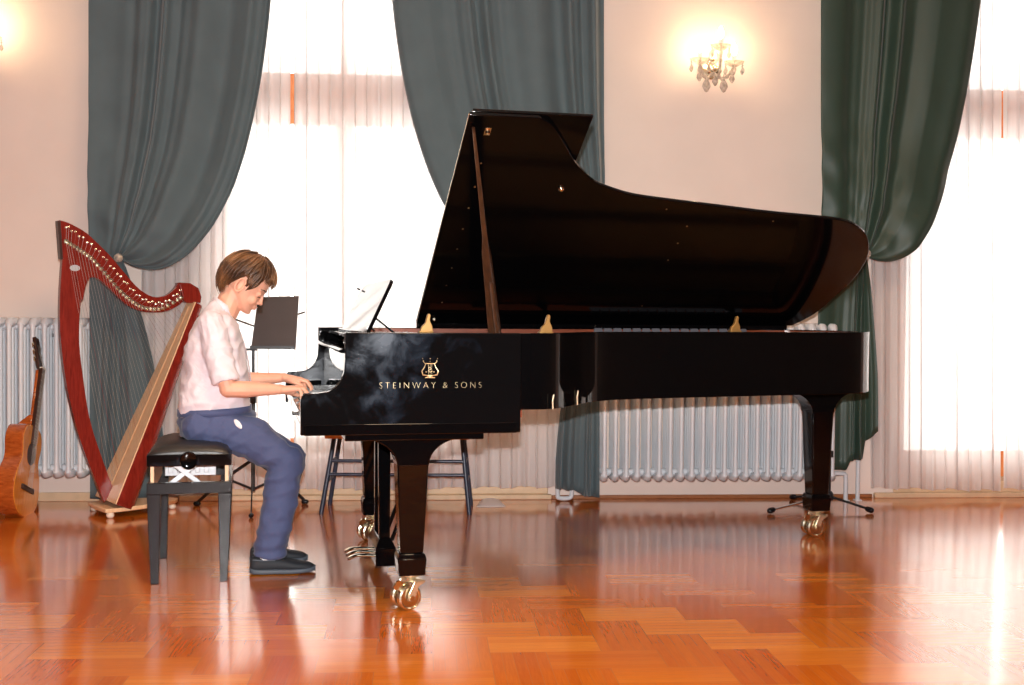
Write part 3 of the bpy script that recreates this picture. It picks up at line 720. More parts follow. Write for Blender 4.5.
# widen the square-section stick: 4-sided tube with its faces turned toward the viewer
ps = m.build('prop_stick', M['walnut'], piano, bevel=.002)
m = MB(); n2 = dirv.cross(Vector((1,0,0))).normalized()
off = Vector((0, -.011, 0))
m.tube([base.lerp(tip, .03) + off*1.05, base.lerp(tip, .27) + off*1.05], (.011, .003), 8, flat=(1,0,0)); m.build('short_prop', M['walnut'], ps, bevel=.001)
MB().box(base.x - .035, base.x + .035, .052, .10, HR - .05, HR - .01).build('prop_hinge', M['brass'], piano, bevel=.003)
# brass lid latches standing on the rim
for px in (425.8, 545.5, 735):
    if px < 600: c_ = PF.at(px, 331, .03); x, y = c_.x, .03
    else:
        y = .57; c_ = PF.at(px, 330, y); x = c_.x
        y = min((abs(bx - x), by) for bx, by in bend)[1] + .03
    m = MB(); m.box(-.026, .026, -.018, .018, HR, HR + .006)
    prof = spline([(-.022, 0, 0), (-.016, .018, 0), (-.004, .03, 0), (.002, .052, 0), (.008, .066, 0), (.016, .060, 0), (.014, .04, 0), (.022, .02, 0), (.024, 0, 0)], 4)
    m.prism([(p.x, HR + .005 + p.y*.95) for p in prof], -.010, .010, 'y')
    o_ = m.build('lid_latch', M['amber'], piano, bevel=.002); o_.location = (x, y, 0)
# lock escutcheon hardware on the curved side
c_ = PF.at(590, 344, 0)
# side seam bracket and hinge lugs under the rim step
for px in (551.5, 577):
    c_ = PF.at(px, 400, .02 if px < 560 else .2)
    yy = .0 if px < 560 else min((abs(bx - c_.x), by) for bx, by in bend)[1]
    MB().tube([(c_.x, yy - .003, ZRB + .0), (c_.x - .002, yy - .004, ZRB + .03), (c_.x + .002, yy - .004, ZRB + .055)], (.004, .003), 6).build('side_clip', M['pale_brass'], piano)
# ---------------------------------------------------------------- emblem and name on the treble side
def text_mesh(body, size, name, mat, parent, M4, spacing=1.0, ext=.0006):
    cu = bpy.data.curves.new(name, 'FONT'); cu.body = body; cu.size = size; cu.space_character = spacing; cu.extrude = ext; cu.align_x = 'LEFT'; cu.offset = -.0011
    o = bpy.data.objects.new(name, cu); C.objects.link(o); bpy.context.view_layer.update()
    me = bpy.data.meshes.new_from_object(o.evaluated_get(bpy.context.evaluated_depsgraph_get()))
    bpy.data.objects.remove(o); xs = [v.co.x for v in me.vertices]; me.transform(Matrix.Translation((-min(xs), 0, 0)))
    me.materials.clear(); me.materials.append(mat); o = bpy.data.objects.new(name, me); C.objects.link(o); o.parent = parent; o.matrix_local = M4
    return o, max(xs) - min(xs)
ta = PF.at(379, 388.5, 0); tb = PF.at(481.5, 388, 0)
RX = Matrix.Rotation(pi/2, 4, 'X')
h_ = .0222/.70
o_, wd = text_mesh('STEINWAY & SONS', h_, 'name_lettering', M['gold'], piano, Matrix.Translation((ta.x, -.0012, ta.z)) @ RX, 1.5)
sx = (tb.x - ta.x)/wd
o_.matrix_local = Matrix.Translation((ta.x, -.0012, ta.z)) @ RX @ Matrix.Diagonal((sx, 1, 1, 1))
ca = PF.at(430, 377.5, 0); em = MB(); s_ = .067
def ep(x, y): return (ca.x + x*s_, -.001, ca.z + y*s_)
for sg in (-1, 1):
    em.tube([ep(*p) for p in ((sg*.10, .10), (sg*.38, .14), (sg*.44, .34), (sg*.30, .55), (sg*.24, .72), (sg*.38, .86))], [.0016,.0024,.0024,.0018,.0016,.0014], 6)
    em.ball(ep(sg*.36, .88), .0022, 8).ball(ep(sg*.21, .30), .0022, 8).ball(ep(sg*.40, 1.0), .0014, 6)
    em.tube([ep(*p) for p in ((sg*.06, .08), (sg*.16, .0), (sg*.26, -.01))], .002, 6)
em.tube([ep(-.28, .74), ep(.28, .74)], .0015, 6).tube([ep(-.12, .10), ep(.12, .10)], .003, 6).tube([ep(0, .1), ep(0, -.02)], .0024, 6).tube([ep(-.26, -.01), ep(.26, -.01)], .0015, 6)
em.tube([ep(*p) for p in ((.12, .34), (.0, .28), (-.10, .36), (.06, .46), (.0, .56), (-.07, .50))], .0014, 6).ball(ep(0, 1.0), .0018, 8).ball(ep(0, .86), .0014, 8)
for x in (-.09, 0, .09): em.tube([ep(x, .20), ep(x, .72)], .0005, 4)
em.build('lyre_emblem', M['gold'], piano, smooth=60)
# ---------------------------------------------------------------- legs with brass casters
def leg(u, v, top, cz=.0, turn=0, plate=(.26, .24)):
    e = Matrix.Translation((u, v, 0))
    m = MB(); m.frustum((-.042, .042, -.042, .042), (-.058, .058, -.058, .058), .205, top - .10, e)
    l_ = m.build('leg', M['black'], piano, bevel=.005)
    b = MB(); b.frustum((-.048,.048,-.048,.048), (-.053,.053,-.053,.053), .125, .188, e).frustum((-.053,.053,-.053,.053), (-.046,.046,-.046,.046), .188, .206, e)
    b.build('leg_block', M['black'], l_, bevel=.003)
    pf = MB(); r_ = .10; a, c_ = plate
    arc = [(-a, top), (-a, top - .026), (-.058 - r_*1.25, top - .026)] + [(-.058 - r_*1.25*math.cos(t), top - .026 - r_*math.sin(t)) for t in [pi/2*k/8 for k in range(1, 9)]]
    arc = [(-a, top), (-a, top - .026)] + [(-.058 - r_*1.3*(1 - math.sin(t)), top - .026 - r_*1.0*(1 - math.cos(t))) for t in [pi/2*k/8 for k in range(9)]]
    full = arc + [(-x, z) for x, z in reversed(arc)]
    pf.prism(full, -.058, .058, 'y', e)
    pf.box(-a, a, -c_*.55, c_*.55, top - .026, top, e)
    pf.build('leg_bracket', M['black'], l_, bevel=.004)
    cs = MB(); T = Matrix.Translation((u, v, 0)) @ Matrix.Rotation(turn, 4, 'Z')
    cs.lathe([(0, .128), (.042, .128), (.042, .120), (.022, .112), (.018, .100), (0, .098)], 20, T)
    # fork arm sweeping down to the axle
    for yy in (-.052, .046):
        prof = spline([(.030, .108, 0), (.034, .098, 0), (.012, .088, 0), (.000, .070, 0), (-.008, .042, 0), (-.020, .034, 0), (-.034, .040, 0), (-.034, .060, 0), (-.022, .085, 0), (-.010, .108, 0)], 3)
        cs.prism([(p.x, p.y) for p in prof], yy, yy + .008, 'y', T)
    cs.box(-.012, .030, -.052, .054, .098, .108, T)
    fo = cs.build('caster_fork', M['pale_brass'], l_, bevel=.002)
    for yy in (-.030, .022):
        w = MB(); w.lathe([(0, -.011), (.016, -.012), (.018, -.008), (.036, -.008), (.040, -.013), (.046, -.010), (.046, .010), (.040, .013), (.036, .008), (.018, .008), (.016, .012), (0, .011)], 28, T @ Matrix.Translation((-.022, yy, .046)) @ Matrix.Rotation(pi/2, 4, 'X'))
        w.build('caster_wheel', M['brass'], l_, smooth=35)
    a_ = MB(); a_.tube([(-.022, -.056, .046), (-.022, .056, .046)], .010, 12, T); a_.build('caster_axle', M['brass'], l_, smooth=40)
    br = MB(); br.lathe([(0, -.006), (.017, -.006), (.019, 0), (.017, .006), (0, .006)], 16, T @ Matrix.Translation((-.062, -.02, .092)) @ Matrix.Rotation(pi/2, 4, 'X')).tube([(-.06, -.02, .092), (-.01, -.02, .10)], .006, 8, T)
    br.build('caster_brake', M['brass'], l_, smooth=40)
    return l_
leg(.406, .142, ZB, turn=math.radians(22), plate=(.25, .2)); leg(.406, PW - .142, ZB, turn=math.radians(20), plate=(.25, .2))
leg(2.57, 1.15, ZRB + .002, turn=math.radians(4), plate=(.165, .3))
# tail block under the rim and small knob at the tail
m = MB(); m.prism([(2.0, .72), (2.5, .80), (2.62, 1.0), (2.62, 1.4), (2.45, 1.5), (2.0, 1.5)], ZRB - .0, ZRB + .06, 'z'); m.build('tail_brace', M['satin_black'], piano, bevel=.003)
c_ = PF.at(866, 403, 1.05)
m = MB(); m.lathe([(0,0),(.013,.0),(.016,.006),(.016,.02),(.01,.028),(0,.03)], 14, Matrix.Translation((2.715, 1.07, ZRB - .028))); m.tube([(2.738, 1.06, ZRB + .0), (2.741, 1.06, ZRB + .05)], (.004,.006), 6)
m.build('tail_button', M['black_metal'], piano, smooth=40)
# ---------------------------------------------------------------- pedal lyre
lu, lv = .375, .785
m = MB()
for s_ in (-1, 1):
    m.frustum((lu - .022, lu + .022, lv + s_*.085 - .018, lv + s_*.085 + .018), (lu - .026, lu + .026, lv + s_*.06 - .018, lv + s_*.06 + .018), .13, ZB)
m.box(lu - .05, lu + .05, lv - .15, lv + .15, ZB - .03, ZB)
ly = m.build('lyre_post', M['black'], piano, bevel=.004)
m = MB(); m.box(lu - .042, lu + .042, lv - .15, lv + .15, .045, .118).frustum((lu - .042, lu + .042, lv - .15, lv + .15), (lu - .024, lu + .024, lv - .12, lv + .12), .118, .155)
m.build('pedal_box', M['black'], ly, bevel=.003)
m = MB()
for s_ in (-.036, 0, .036): m.tube([(lu, lv + s_, .15), (lu, lv + s_, ZB)], .0045, 8)
m.build('pedal_rod', M['brass'], ly, smooth=60)
m = MB()
for s_ in (-1, 1): m.tube([(lu + .03, lv + s_*.09, .14), (lu + .14, lv + s_*.10, .42), (lu + .17, lv + s_*.10, ZB)], .0085, 8)
m.build('lyre_brace', M['black'], ly, smooth=60)
pd = MB(); pd.tube(spline([(lu - .03, 0, .075), (lu - .09, 0, .080), (lu - .12, 0, .078), (lu - .15, 0, .066)], 5), [(.011,.006)]*5 + [(.012,.006)]*5 + [(.021,.007)]*4 + [(.022,.007), (.016,.004)], 12, flat=(0,1,0))
po = pd.build('pedal', M['brass'], ly, smooth=60); po.location = (0, lv - .075, 0)
for yy in (lv, lv + .075): dup(po, ly, (0, yy, 0))
# ================================================================== BENCH
bc = Rw(-1.338, 4.82)
BF = Frame((bc.x, bc.y, 0), YAW)
bench = thing('piano_bench', 'black adjustable piano bench with a leather seat under the boy', 'bench', (bc.x, bc.y, 0), YAW)
HW = .272                                # half width along local y
q0 = BF.at(146.5, 495, -HW); q1 = BF.at(231.5, 495, -HW); bx0, bx1 = q0.x, q1.x
zf0 = q0.z; zf1 = BF.at(190, 482.5, -HW).z; zs0 = BF.at(190, 466, -HW).z; zs1 = BF.at(190, 454.5, -HW).z
xm = (bx0 + bx1)/2
m = MB()
for y0, y1 in ((-HW, -HW + .022), (HW - .022, HW)): m.box(bx0, bx1, y0, y1, zf0, zf1)
for x0_, x1_ in ((bx0, bx0 + .022), (bx1 - .022, bx1)): m.box(x0_, x1_, -HW + .022, HW - .022, zf0, zf1)
m.build('lower_frame', M['satin_black'], bench, bevel=.002)
m = MB()
for y0, y1 in ((-HW, -HW + .022), (HW - .022, HW)): m.box(bx0, bx1, y0, y1, zs0, zs1)
for x0_, x1_ in ((bx0, bx0 + .022), (bx1 - .022, bx1)): m.box(x0_, x1_, -HW + .022, HW - .022, zs0, zs1)
m.box(bx0 + .02, bx1 - .02, -HW + .02, HW - .02, zs1 - .016, zs1 - .004)
m.build('seat_frame', M['piano_side'], bench, bevel=.002)
m = MB(); m.box(bx0 + .012, bx0 + .026, -HW + .03, HW - .03, zf1 - .03, zs0 + .02).box(bx1 - .026, bx1 - .012, -HW + .03, HW - .03, zf1 - .03, zs0 + .02)
m.build('guide_board', M['maple'], bench, bevel=.001)
# leather cushion: domed
rings = []
NXc, NYc = 18, 24; vs = []
for i in range(NXc+1):
    for j in range(NYc+1):
        a, b = i/NXc*2 - 1, j/NYc*2 - 1
        h = .050*(1 - abs(a)**3.2)**.5*(1 - abs(b)**5)**.5
        h -= .016*math.exp(-((a - .25)**2*3 + b*b*4))
        vs.append((xm + a*(bx1 - bx0)/2*.985, b*HW*.985, zs1 - .004 + max(0, h)))
cm = MB().add(vs, [(i*(NYc+1)+j, i*(NYc+1)+j+1, (i+1)*(NYc+1)+j+1, (i+1)*(NYc+1)+j) for i in range(NXc) for j in range(NYc)])
cm.build('leather_cushion', M['leather'], bench, smooth=180, solid=.004)
for (lx, ly_) in ((bx0 + .026, -HW + .024), (bx1 - .026, -HW + .024), (bx0 + .026, HW - .024), (bx1 - .026, HW - .024)):
    sx_ = 1 if lx < xm else -1
    m = MB(); m.frustum((lx + sx_*.004 - .015, lx + sx_*.004 + .015, ly_ - .015, ly_ + .015), (lx - .026, lx + .026, ly_ - .022, ly_ + .022), 0, zf0)
    m.build('leg', M['satin_black'], bench, bevel=.002)
def xbar(y, mat, x0_, x1_, z0, z1, w, name):
    for s_ in (1, -1):
        a = Vector((x0_, y, z0 if s_ > 0 else z1)); b = Vector((x1_, y + .006*s_, z1 if s_ > 0 else z0))
        d = (b - a).normalized(); nn = Vector((-d.z, 0, d.x))*w
        m = MB(); m.add([a + nn, a - nn, b - nn, b + nn] + [v_ + Vector((0, .004, 0)) for v_ in (a + nn, a - nn, b - nn, b + nn)], [(0,1,2,3),(7,6,5,4),(0,4,5,1),(1,5,6,2),(2,6,7,3),(3,7,4,0)])
        m.build(name, mat, bench, bevel=.001)
sa = BF.at(170, 484, -HW + .05).x; sb_ = BF.at(200.5, 466, -HW + .05).x
for y in (-HW + .05, HW - .06): xbar(y, M['white_metal'], sa, sb_, zf1 - .012, zs0 + .014, .0095, 'lift_arm')
m = MB(); m.box(BF.at(165, 470, -.1).x, BF.at(216, 470, -.1).x, -.10, -.092, zf1 + .004, zs0 - .006)
for k in range(5): m.box(BF.at(168 + k*9, 470, -.11).x, BF.at(173 + k*9, 470, -.11).x, -.104, -.10, zf1 + .016, zs0 - .018)
m.build('lift_plate', M['white_metal'], bench, bevel=.002)
kc = BF.at(189, 459.5, -HW)
for s_ in (-1, 1):
    T = Matrix.Translation((kc.x, s_*HW, kc.z)) @ Matrix.Rotation(s_*-pi/2, 4, 'X')
    k_ = MB().lathe([(0, 0), (.014, 0), (.016, .014), (.033, .018), (.035, .030), (.031, .036), (.020, .033), (0, .034)], 24, T).build('height_knob', M['black'], bench, smooth=40)
# ================================================================== BOY
BO = Frame((bc.x, bc.y, 0), YAW)
boy = thing('person', 'boy in white shirt and blue trousers playing the piano, head bowed over the keys', 'person', (bc.x, bc.y, 0), YAW)
def bp(px, py, y=0.0): return BO.at(px, py, y)
body = MB()
# head axes: f forward, t top of head (head bowed about 37 degrees)
TH_ = math.radians(36); fv = Vector((math.cos(TH_), 0, -math.sin(TH_))); tv = Vector((math.sin(TH_), 0, math.cos(TH_))); sv = Vector((0, 1, 0))
yawh = Matrix.Rotation(math.radians(-7), 3, 'Z'); fv = yawh @ fv; tv = yawh @ tv; sv = yawh @ sv
HO = bp(245.2, 283.6, 0)
def hp(f, y, t): return HO + fv*f + sv*y + tv*t
prof = [(.108,.030,-.030,.022),(.098,.060,-.060,.046),(.082,.078,-.078,.060),(.060,.087,-.088,.068),(.040,.090,-.092,.071),(.022,.0925,-.093,.0715),(.010,.090,-.091,.071),(.000,.086,-.088,.070),(-.012,.087,-.084,.068),(-.026,.090,-.076,.065),(-.040,.0915,-.062,.061),(-.050,.0925,-.045,.058),(-.060,.091,-.028,.054),(-.070,.0875,-.012,.049),(-.080,.087,.002,.042),(-.090,.086,.014,.034),(-.098,.079,.026,.024),(-.103,.068,.036,.012)]
rings = []
for t, F_, B_, W_ in prof:
    cf = (F_ + B_)/2; hf = (F_ - B_)/2; r = []
    for k in range(32):
        a = 2*pi*k/32; ca_, sa_ = math.cos(a), math.sin(a)
        ex = .9 if ca_ > 0 else .95
        pinch = 1 - (.20*max(0, ca_)**2.0 if t < .02 else .10*max(0, ca_)**2)
        r.append(tuple(hp(cf + hf*math.copysign(abs(ca_)**ex, ca_), W_*math.copysign(abs(sa_)**.92, sa_)*pinch, t)))
    rings.append(r)
body.loft(rings)
# nose, lips, brow, cheeks, ears
body.cap(hp(.086, 0, .004), hp(.0995, 0, -.027), .0065, .0075); body.ball(tuple(hp(.1015, 0, -.030)), .0088)
for s_ in (-1, 1):
    body.ball(tuple(hp(.094, s_*.0095, -.034)), .0068)
    body.cap(hp(.083, s_*.012, .017), hp(.072, s_*.042, .017), .0085, .007)          # brow ridge
    body.ball(tuple(hp(.064, s_*.036, -.036)), (.025, .019, .025))                    # cheek
    body.ball(tuple(hp(.0755, s_*.031, -.001)), (.0130, .0150, .0120))                  # lid over the eyeball
    ear = [hp(-.004 + .017*math.cos(a), s_*(.0775 + .007*math.sin(a*.5)), -.012 + .031*math.sin(a)) for a in [2*pi*k/16 for k in range(17)]]
    body.tube([tuple(p) for p in ear], .0048, 8); body.ball(tuple(hp(-.004, s_*.070, -.012)), (.013, .006, .024), M=Matrix.Rotation(TH_, 4, 'Y'))
    body.ball(tuple(hp(.004, s_*.072, -.040)), .0075)
body.cap(hp(.090, -.014, -.0545), hp(.090, .014, -.0545), .0062, .0062); body.ball(tuple(hp(.0955, 0, -.0535)), (.0048, .012, .0045)); body.ball(tuple(hp(.092, 0, -.064)), (.007, .014, .0056))
body.ball(tuple(hp(.078, 0, -.089)), (.013, .018, .012))
# neck and torso
nk0 = bp(226, 312); nk1 = HO + fv*(-.018) + tv*(-.04)
body.cap(nk0, nk1, .052, .050); body.cap(bp(229, 300), bp(236, 296), .048, .047)
body.cap(bp(220, 326), bp(216, 352), .062, .08); body.cap(bp(216, 350, -.05), bp(216, 395, -.05), .075, .08); body.cap(bp(216, 350, .05), bp(216, 395, .05), .075, .08)
body.cap(bp(214, 328, -.10), bp(214, 328, .10), .038, .038)
def arm(s_, sh, el, wr):
    body.cap(bp(*sh), bp(*el), .034, .034); e_, w_ = bp(*el), bp(*wr)
    body.cap(e_, e_.lerp(w_, .35), .035, .0345); body.cap(e_.lerp(w_, .35), w_, .0345, .0205)
    return w_
wr_ = arm(-1, (213, 334, -.150), (228, 389, -.185), (282, 389.5, -.155))
wl_ = arm(1, (213, 334, .150), (232, 381, .185), (284, 377.5, .125))
def hand(w, knk, tips, y0, s_, name):
    """w wrist; knk (px,py) knuckle row; tips (px,py)."""
    kn = []; 
    for i in range(4):                                     # index .. little, index is nearest the thumb side
        y = y0 + s_*(.030 - .0195*i)
        L = (0, .003, .0, -.008)[i]
        k = bp(knk[0], knk[1], y) + Vector((L, 0, -.002*abs(i - 1))); kn.append(k)
        body.cap(Vector(w) + Vector((.004, s_*(.012 - .008*i), 0)), k, .0165, .0118)
        tp_ = bp(tips[0], tips[1], y) + Vector((L*1.6 - (.012 if i == 3 else 0), s_*(.006 - .005*i), 0))
        m1 = k.lerp(tp_, .42) + Vector((.008, 0, .0115)); m2 = k.lerp(tp_, .80) + Vector((.008, 0, .0035))
        body.cap(k, m1, .0095, .0082); body.cap(m1, m2, .0082, .0074); body.cap(m2, tp_, .0074, .0062)
    mid = (kn[0] + kn[3])/2
    body.cap(Vector(w) + Vector((.012, s_*.010, -.006)), mid.lerp(Vector(w), .3) + Vector((0, 0, -.008)), .016, .017)
    # thumb leaves the side of the palm near its base
    t0 = Vector(w) + Vector((.018, s_*.018, -.008)); t1 = t0 + Vector((.030, s_*.026, -.014)); t2 = t1 + Vector((.026, s_*.010, -.010))
    body.cap(t0, t1, .0125, .0095); body.cap(t1, t2, .0095, .0072)
hand(wr_, (297.5, 388), (306.5, 395.5), -.150, 1, 'r')
hand(wl_, (300, 379.5), (311, 390), .115, -1, 'l')
# hips and legs (inside the trousers) down to the feet
body.cap(bp(204, 425, -.06), bp(204, 425, .06), .08, .08)
KN = {-1: (288, 461, -.115), 1: (291, 458, .085)}; AN = {-1: (267, 556, -.135), 1: (268, 548, .065)}
for s_ in (-1, 1):
    body.cap(bp(206, 429, s_*.07), bp(*KN[s_]), .068, .047); body.cap(bp(*KN[s_]), bp(*AN[s_]), .046, .030)
    a_ = bp(*AN[s_]); body.cap(a_ + Vector((-.01, 0, -.03)), a_ + Vector((.09, 0, -.048)), .028, .024)
bo = blob(body, 'body', M['skin'], boy, .0026, 5, .5)
# eyes
for s_ in (-1, 1):
    c_ = hp(.0715, s_*.0315, -.0055)
    MB().ball(tuple(c_), .0102, 14).build('eye', M['eye'], boy, smooth=180)
    MB().ball(tuple(hp(.0785, s_*.0325, -.0115)), .0042, 10).build('iris', M['iris'], boy, smooth=180)
    MB().tube([tuple(hp(.0785 + .0118*math.cos(a)*.9, s_*(.0315 + .0140*math.sin(a)), -.0095 - .001*math.cos(a))) for a in [-1.35 + 2.7*k/10 for k in range(11)]], [.0007] + [.0013]*9 + [.0007], 6).build('eyelashes', M['lash'], boy, smooth=60)
    MB().tube([tuple(hp(.0915 - .0200*(k/8)**1.6, s_*(.014 + .036*k/8), .0205 + .004*math.sin(k/8*pi))) for k in range(9)], [.001,.002,.0024,.0024,.0022,.002,.0016,.0012,.0007], 6).build('eyebrow', M['lash'], boy, smooth=60)
m = MB(); m.ball(tuple(hp(.0968, 0, -.0545)), (.0052, .0135, .0036)); m.ball(tuple(hp(.0945, 0, -.0632)), (.0056, .0125, .0044)); m.build('lips', M['lips'], boy, smooth=180)
# hair: cap + locks combed from the crown
hm = MB()
def skull(az, ph, off=0.0):            # az 0 = forward, ph from crown
    d = Vector((math.sin(ph)*math.cos(az), math.sin(ph)*math.sin(az), math.cos(ph)))
    cx = -.002; r = Vector((.100 + off, .079 + off, .110 + off))
    return Vector((cx + d.x*r.x, d.y*r.y, .010 + d.z*r.z))
def edge(az):                           # polar angle where the hair ends
    a = abs(((az + pi) % (2*pi)) - pi)
    pts = [(0, 1.20), (.45, 1.10), (.85, 1.12), (1.08, 1.32), (1.28, 1.66), (1.42, 1.64), (1.55, 1.34), (1.8, 1.38), (2.05, 2.02), (2.4, 2.36), (pi, 2.40)]
    for (a0, e0_), (a1, e1_) in zip(pts, pts[1:]):
        if a <= a1: k = (a - a0)/(a1 - a0); k = k*k*(3-2*k); return e0_*(1-k) + e1_*k
    return 2.1
rg = []
for i in range(15):
    r = []
    for k in range(48):
        az = 2*pi*k/48; ph = edge(az)*(i + .15)/14.15*.97
        p = skull(az, ph, .006 - .007*(i/14)**4); r.append(tuple(hp(p.x, p.y, p.z)))
    rg.append(r)
hm.loft(rg)
rnd = random.Random(11)
CR = Vector((-.045, .012, .10))
for L in range(620):
    az = rnd.uniform(0, 2*pi); e_ = edge(az)*rnd.uniform(.93, 1.06 if rnd.random() < .8 else 1.12)
    st_ = rnd.uniform(.05, .62); pts = []; rs = []
    off0 = rnd.uniform(.005, .019) if rnd.random() < .9 else .024; sw = rnd.uniform(-.32, .32); tw = .35
    wv = rnd.uniform(0, 6)
    for k in range(8):
        q_ = k/7; ph = e_*(st_ + (1 - st_)*q_)
        a2 = az + sw*(1-q_)*.8 + tw*(1 - q_)*.5 + .03*math.sin(wv + q_*5)
        # hair lies away from a crown set back on the head
        p = skull(a2, ph, off0 + .004*math.sin(q_*pi) - .005*q_)
        p.x -= .010*(1-q_)*(1 - ph/e_)
        pts.append(tuple(hp(p.x, p.y, p.z))); w = (.0072, .0026)
        g = math.sin(min(1, q_*2.2 + .15)*pi/2)*(1 - q_**3*.9)
        rs.append((w[0]*g + .0005, w[1]*g + .0004))
    nrm_ = Vector(pts[3]) - hp(0, 0, 0); tdir = Vector(pts[4]) - Vector(pts[3])
    hm.tube(pts, rs, 6, flat=tuple(nrm_.cross(tdir)))
hm.build('hair', M['hair'], boy, smooth=180, recalc=False)
# shirt
sh = MB(); rings = []
SR = [((181,419),(243,411),.140),((178.5,414),(249,408.5),.152),((177,402),(250,400),.156),((180,388),(250,386),.150),((182,370),(248.5,370),.150),((184.5,350),(245,352),.160),((189,335),(241.5,338),.168),((194.5,323),(238.5,327),.160),((203,311),(236,319.5),.120),((210,303),(234,315.5),.075),((213.5,299.5),(232.5,313),.056)]
for (b_, f_, w_) in SR:
    pb, pf = bp(*b_), bp(*f_); c_ = (pb + pf)/2; h2 = (pf - pb)/2
    rings.append([tuple(c_ + h2*math.copysign(abs(math.cos(a))**.85, math.cos(a)) + Vector((0, w_*math.copysign(abs(math.sin(a))**.8, math.sin(a)), 0))) for a in [2*pi*k/40 for k in range(40)]])
sh.loft(rings)
for s_, ye, el in ((-1, -.185, (226, 383)), (1, .185, (231, 377))):
    a_ = bp(211, 325, s_*.135); e_ = bp(el[0], el[1], ye)
    sh.cap(a_, a_.lerp(e_, .3), .060, .062); sh.tube([a_.lerp(e_, .25), a_.lerp(e_, .5), a_.lerp(e_, .8), a_.lerp(e_, .96), e_], [.060, .060, .056, .056, .052], 24)
def wrinkle(co, no):
    n_ = noise.noise(co*9)*.007 + (.5-abs(noise.noise(Vector((co.x*12 + co.z*9, co.y*9, co.z*15 - co.x*10)))))*.016 - .006 + noise.noise(co*34)*.002
    return co + no*n_
shirt = blob(sh, 'shirt', M['shirt'], boy, .005, 5, .5, wrinkle)
# collar band
rings = []
for (b_, f_, w_, o2) in (((212.5,302.5),(233.5,316),.060,0),((214,298.5),(232.5,311.5),.0565,0),((215.5,296.5),(231.5,308.5),.055,0)):
    pb, pf = bp(*b_), bp(*f_); c_ = (pb + pf)/2; h2 = (pf - pb)/2
    rings.append([tuple(c_ + h2*1.05*math.cos(a) + Vector((0, w_*math.sin(a), 0))) for a in [2*pi*k/40 for k in range(40)]])
MB().loft(rings, caps=False).build('collar', M['shirt'], shirt, smooth=180, solid=.004)
m = MB(); pts = [bp(234.5, 320), bp(240, 334), bp(245.5, 352), bp(249, 372), bp(250.5, 392)]
m.tube([tuple(p + Vector((.003, 0, 0))) for p in spline(pts, 4)], (.014, .003), 8, flat=(0, 1, 0)); m.build('button_placket', M['shirt'], shirt, smooth=60)
# trousers
tr = MB(); rings = []
for (b_, f_, w_) in (((178,409),(249,407),.142),((177.5,420),(256,414),.152),((180,436),(262,440),.165)):
    pb, pf = bp(*b_), bp(*f_); c_ = (pb + pf)/2; h2 = (pf - pb)/2
    rings.append([tuple(c_ + h2*math.cos(a) + Vector((0, w_*math.copysign(abs(math.sin(a))**.8, math.sin(a)), 0))) for a in [2*pi*k/40 for k in range(40)]])
tr.loft(rings)
tr.cap(bp(202, 426, -.085), bp(202, 426, .085), .086, .086)
for s_ in (-1, 1):
    hp0 = bp(212, 427, s_*.082); kn = bp(*KN[s_]); md = bp(252, 438, (s_*.082 + KN[s_][2])/2)
    tr.cap(hp0, md, .088, .090); tr.cap(md, kn + Vector((-.012, 0, -.004)), .090, .068); tr.ball(tuple(kn), .068, 16)
    dx, dz_ = (0, 0) if s_ < 0 else (1, -5)
    cf = [bp(282 + dx, 478, KN[s_][2]), bp(280 + dx, 500, KN[s_][2] - .005), bp(275 + dx, 525 + dz_, AN[s_][2]), bp(269 + dx, 556 + dz_, AN[s_][2])]
    cf = [kn] + cf; tr.tube(cf, [.070, .074, .072, .068, .066], 28)
def wrk2(co, no):
    k = noise.noise(Vector((co.x*10, co.y*8, co.z*20)))*.006 + (.4 - abs(noise.noise(Vector((co.x*9 + co.z*6, co.y*6, co.z*14 - co.x*8)))))*.012 - .003 + noise.noise(co*26)*.002
    if co.z < .28: k += .006*math.sin(co.z*110 + 3*noise.noise(co*9))*max(0, 1 - co.z/.28)
    return co + no*k
trs = blob(tr, 'trousers', M['trousers'], boy, .005, 5, .5, wrk2)
m = MB(); rings = []
for dz_ in (0, 1):
    pb, pf = bp(177.3, 416 - dz_*7), bp(251.5, 411.5 - dz_*7); c_ = (pb + pf)/2; h2 = (pf - pb)/2
    rings.append([tuple(c_ + h2*1.0*math.cos(a) + Vector((0, .154*math.copysign(abs(math.sin(a))**.8, math.sin(a)), 0))) for a in [2*pi*k/40 for k in range(40)]])
m.loft(rings, caps=False); m.build('waistband', M['trousers'], trs, smooth=180, solid=.004)
# white pocket edge showing on the thigh
c_ = bp(238, 424, -.178)
m = MB(); pts = [bp(234.5, 419.5, -.168), bp(237.5, 423.5, -.1745), bp(241.5, 428.5, -.176)]
m.tube(spline(pts, 3), [(.002,.0015), (.007,.002), (.009,.002), (.011,.002), (.010,.002), (.008,.002), (.003,.0015)], 10, flat=(.7, -.1, .7)); m.build('pocket_lining', M['sock'], trs, smooth=60)
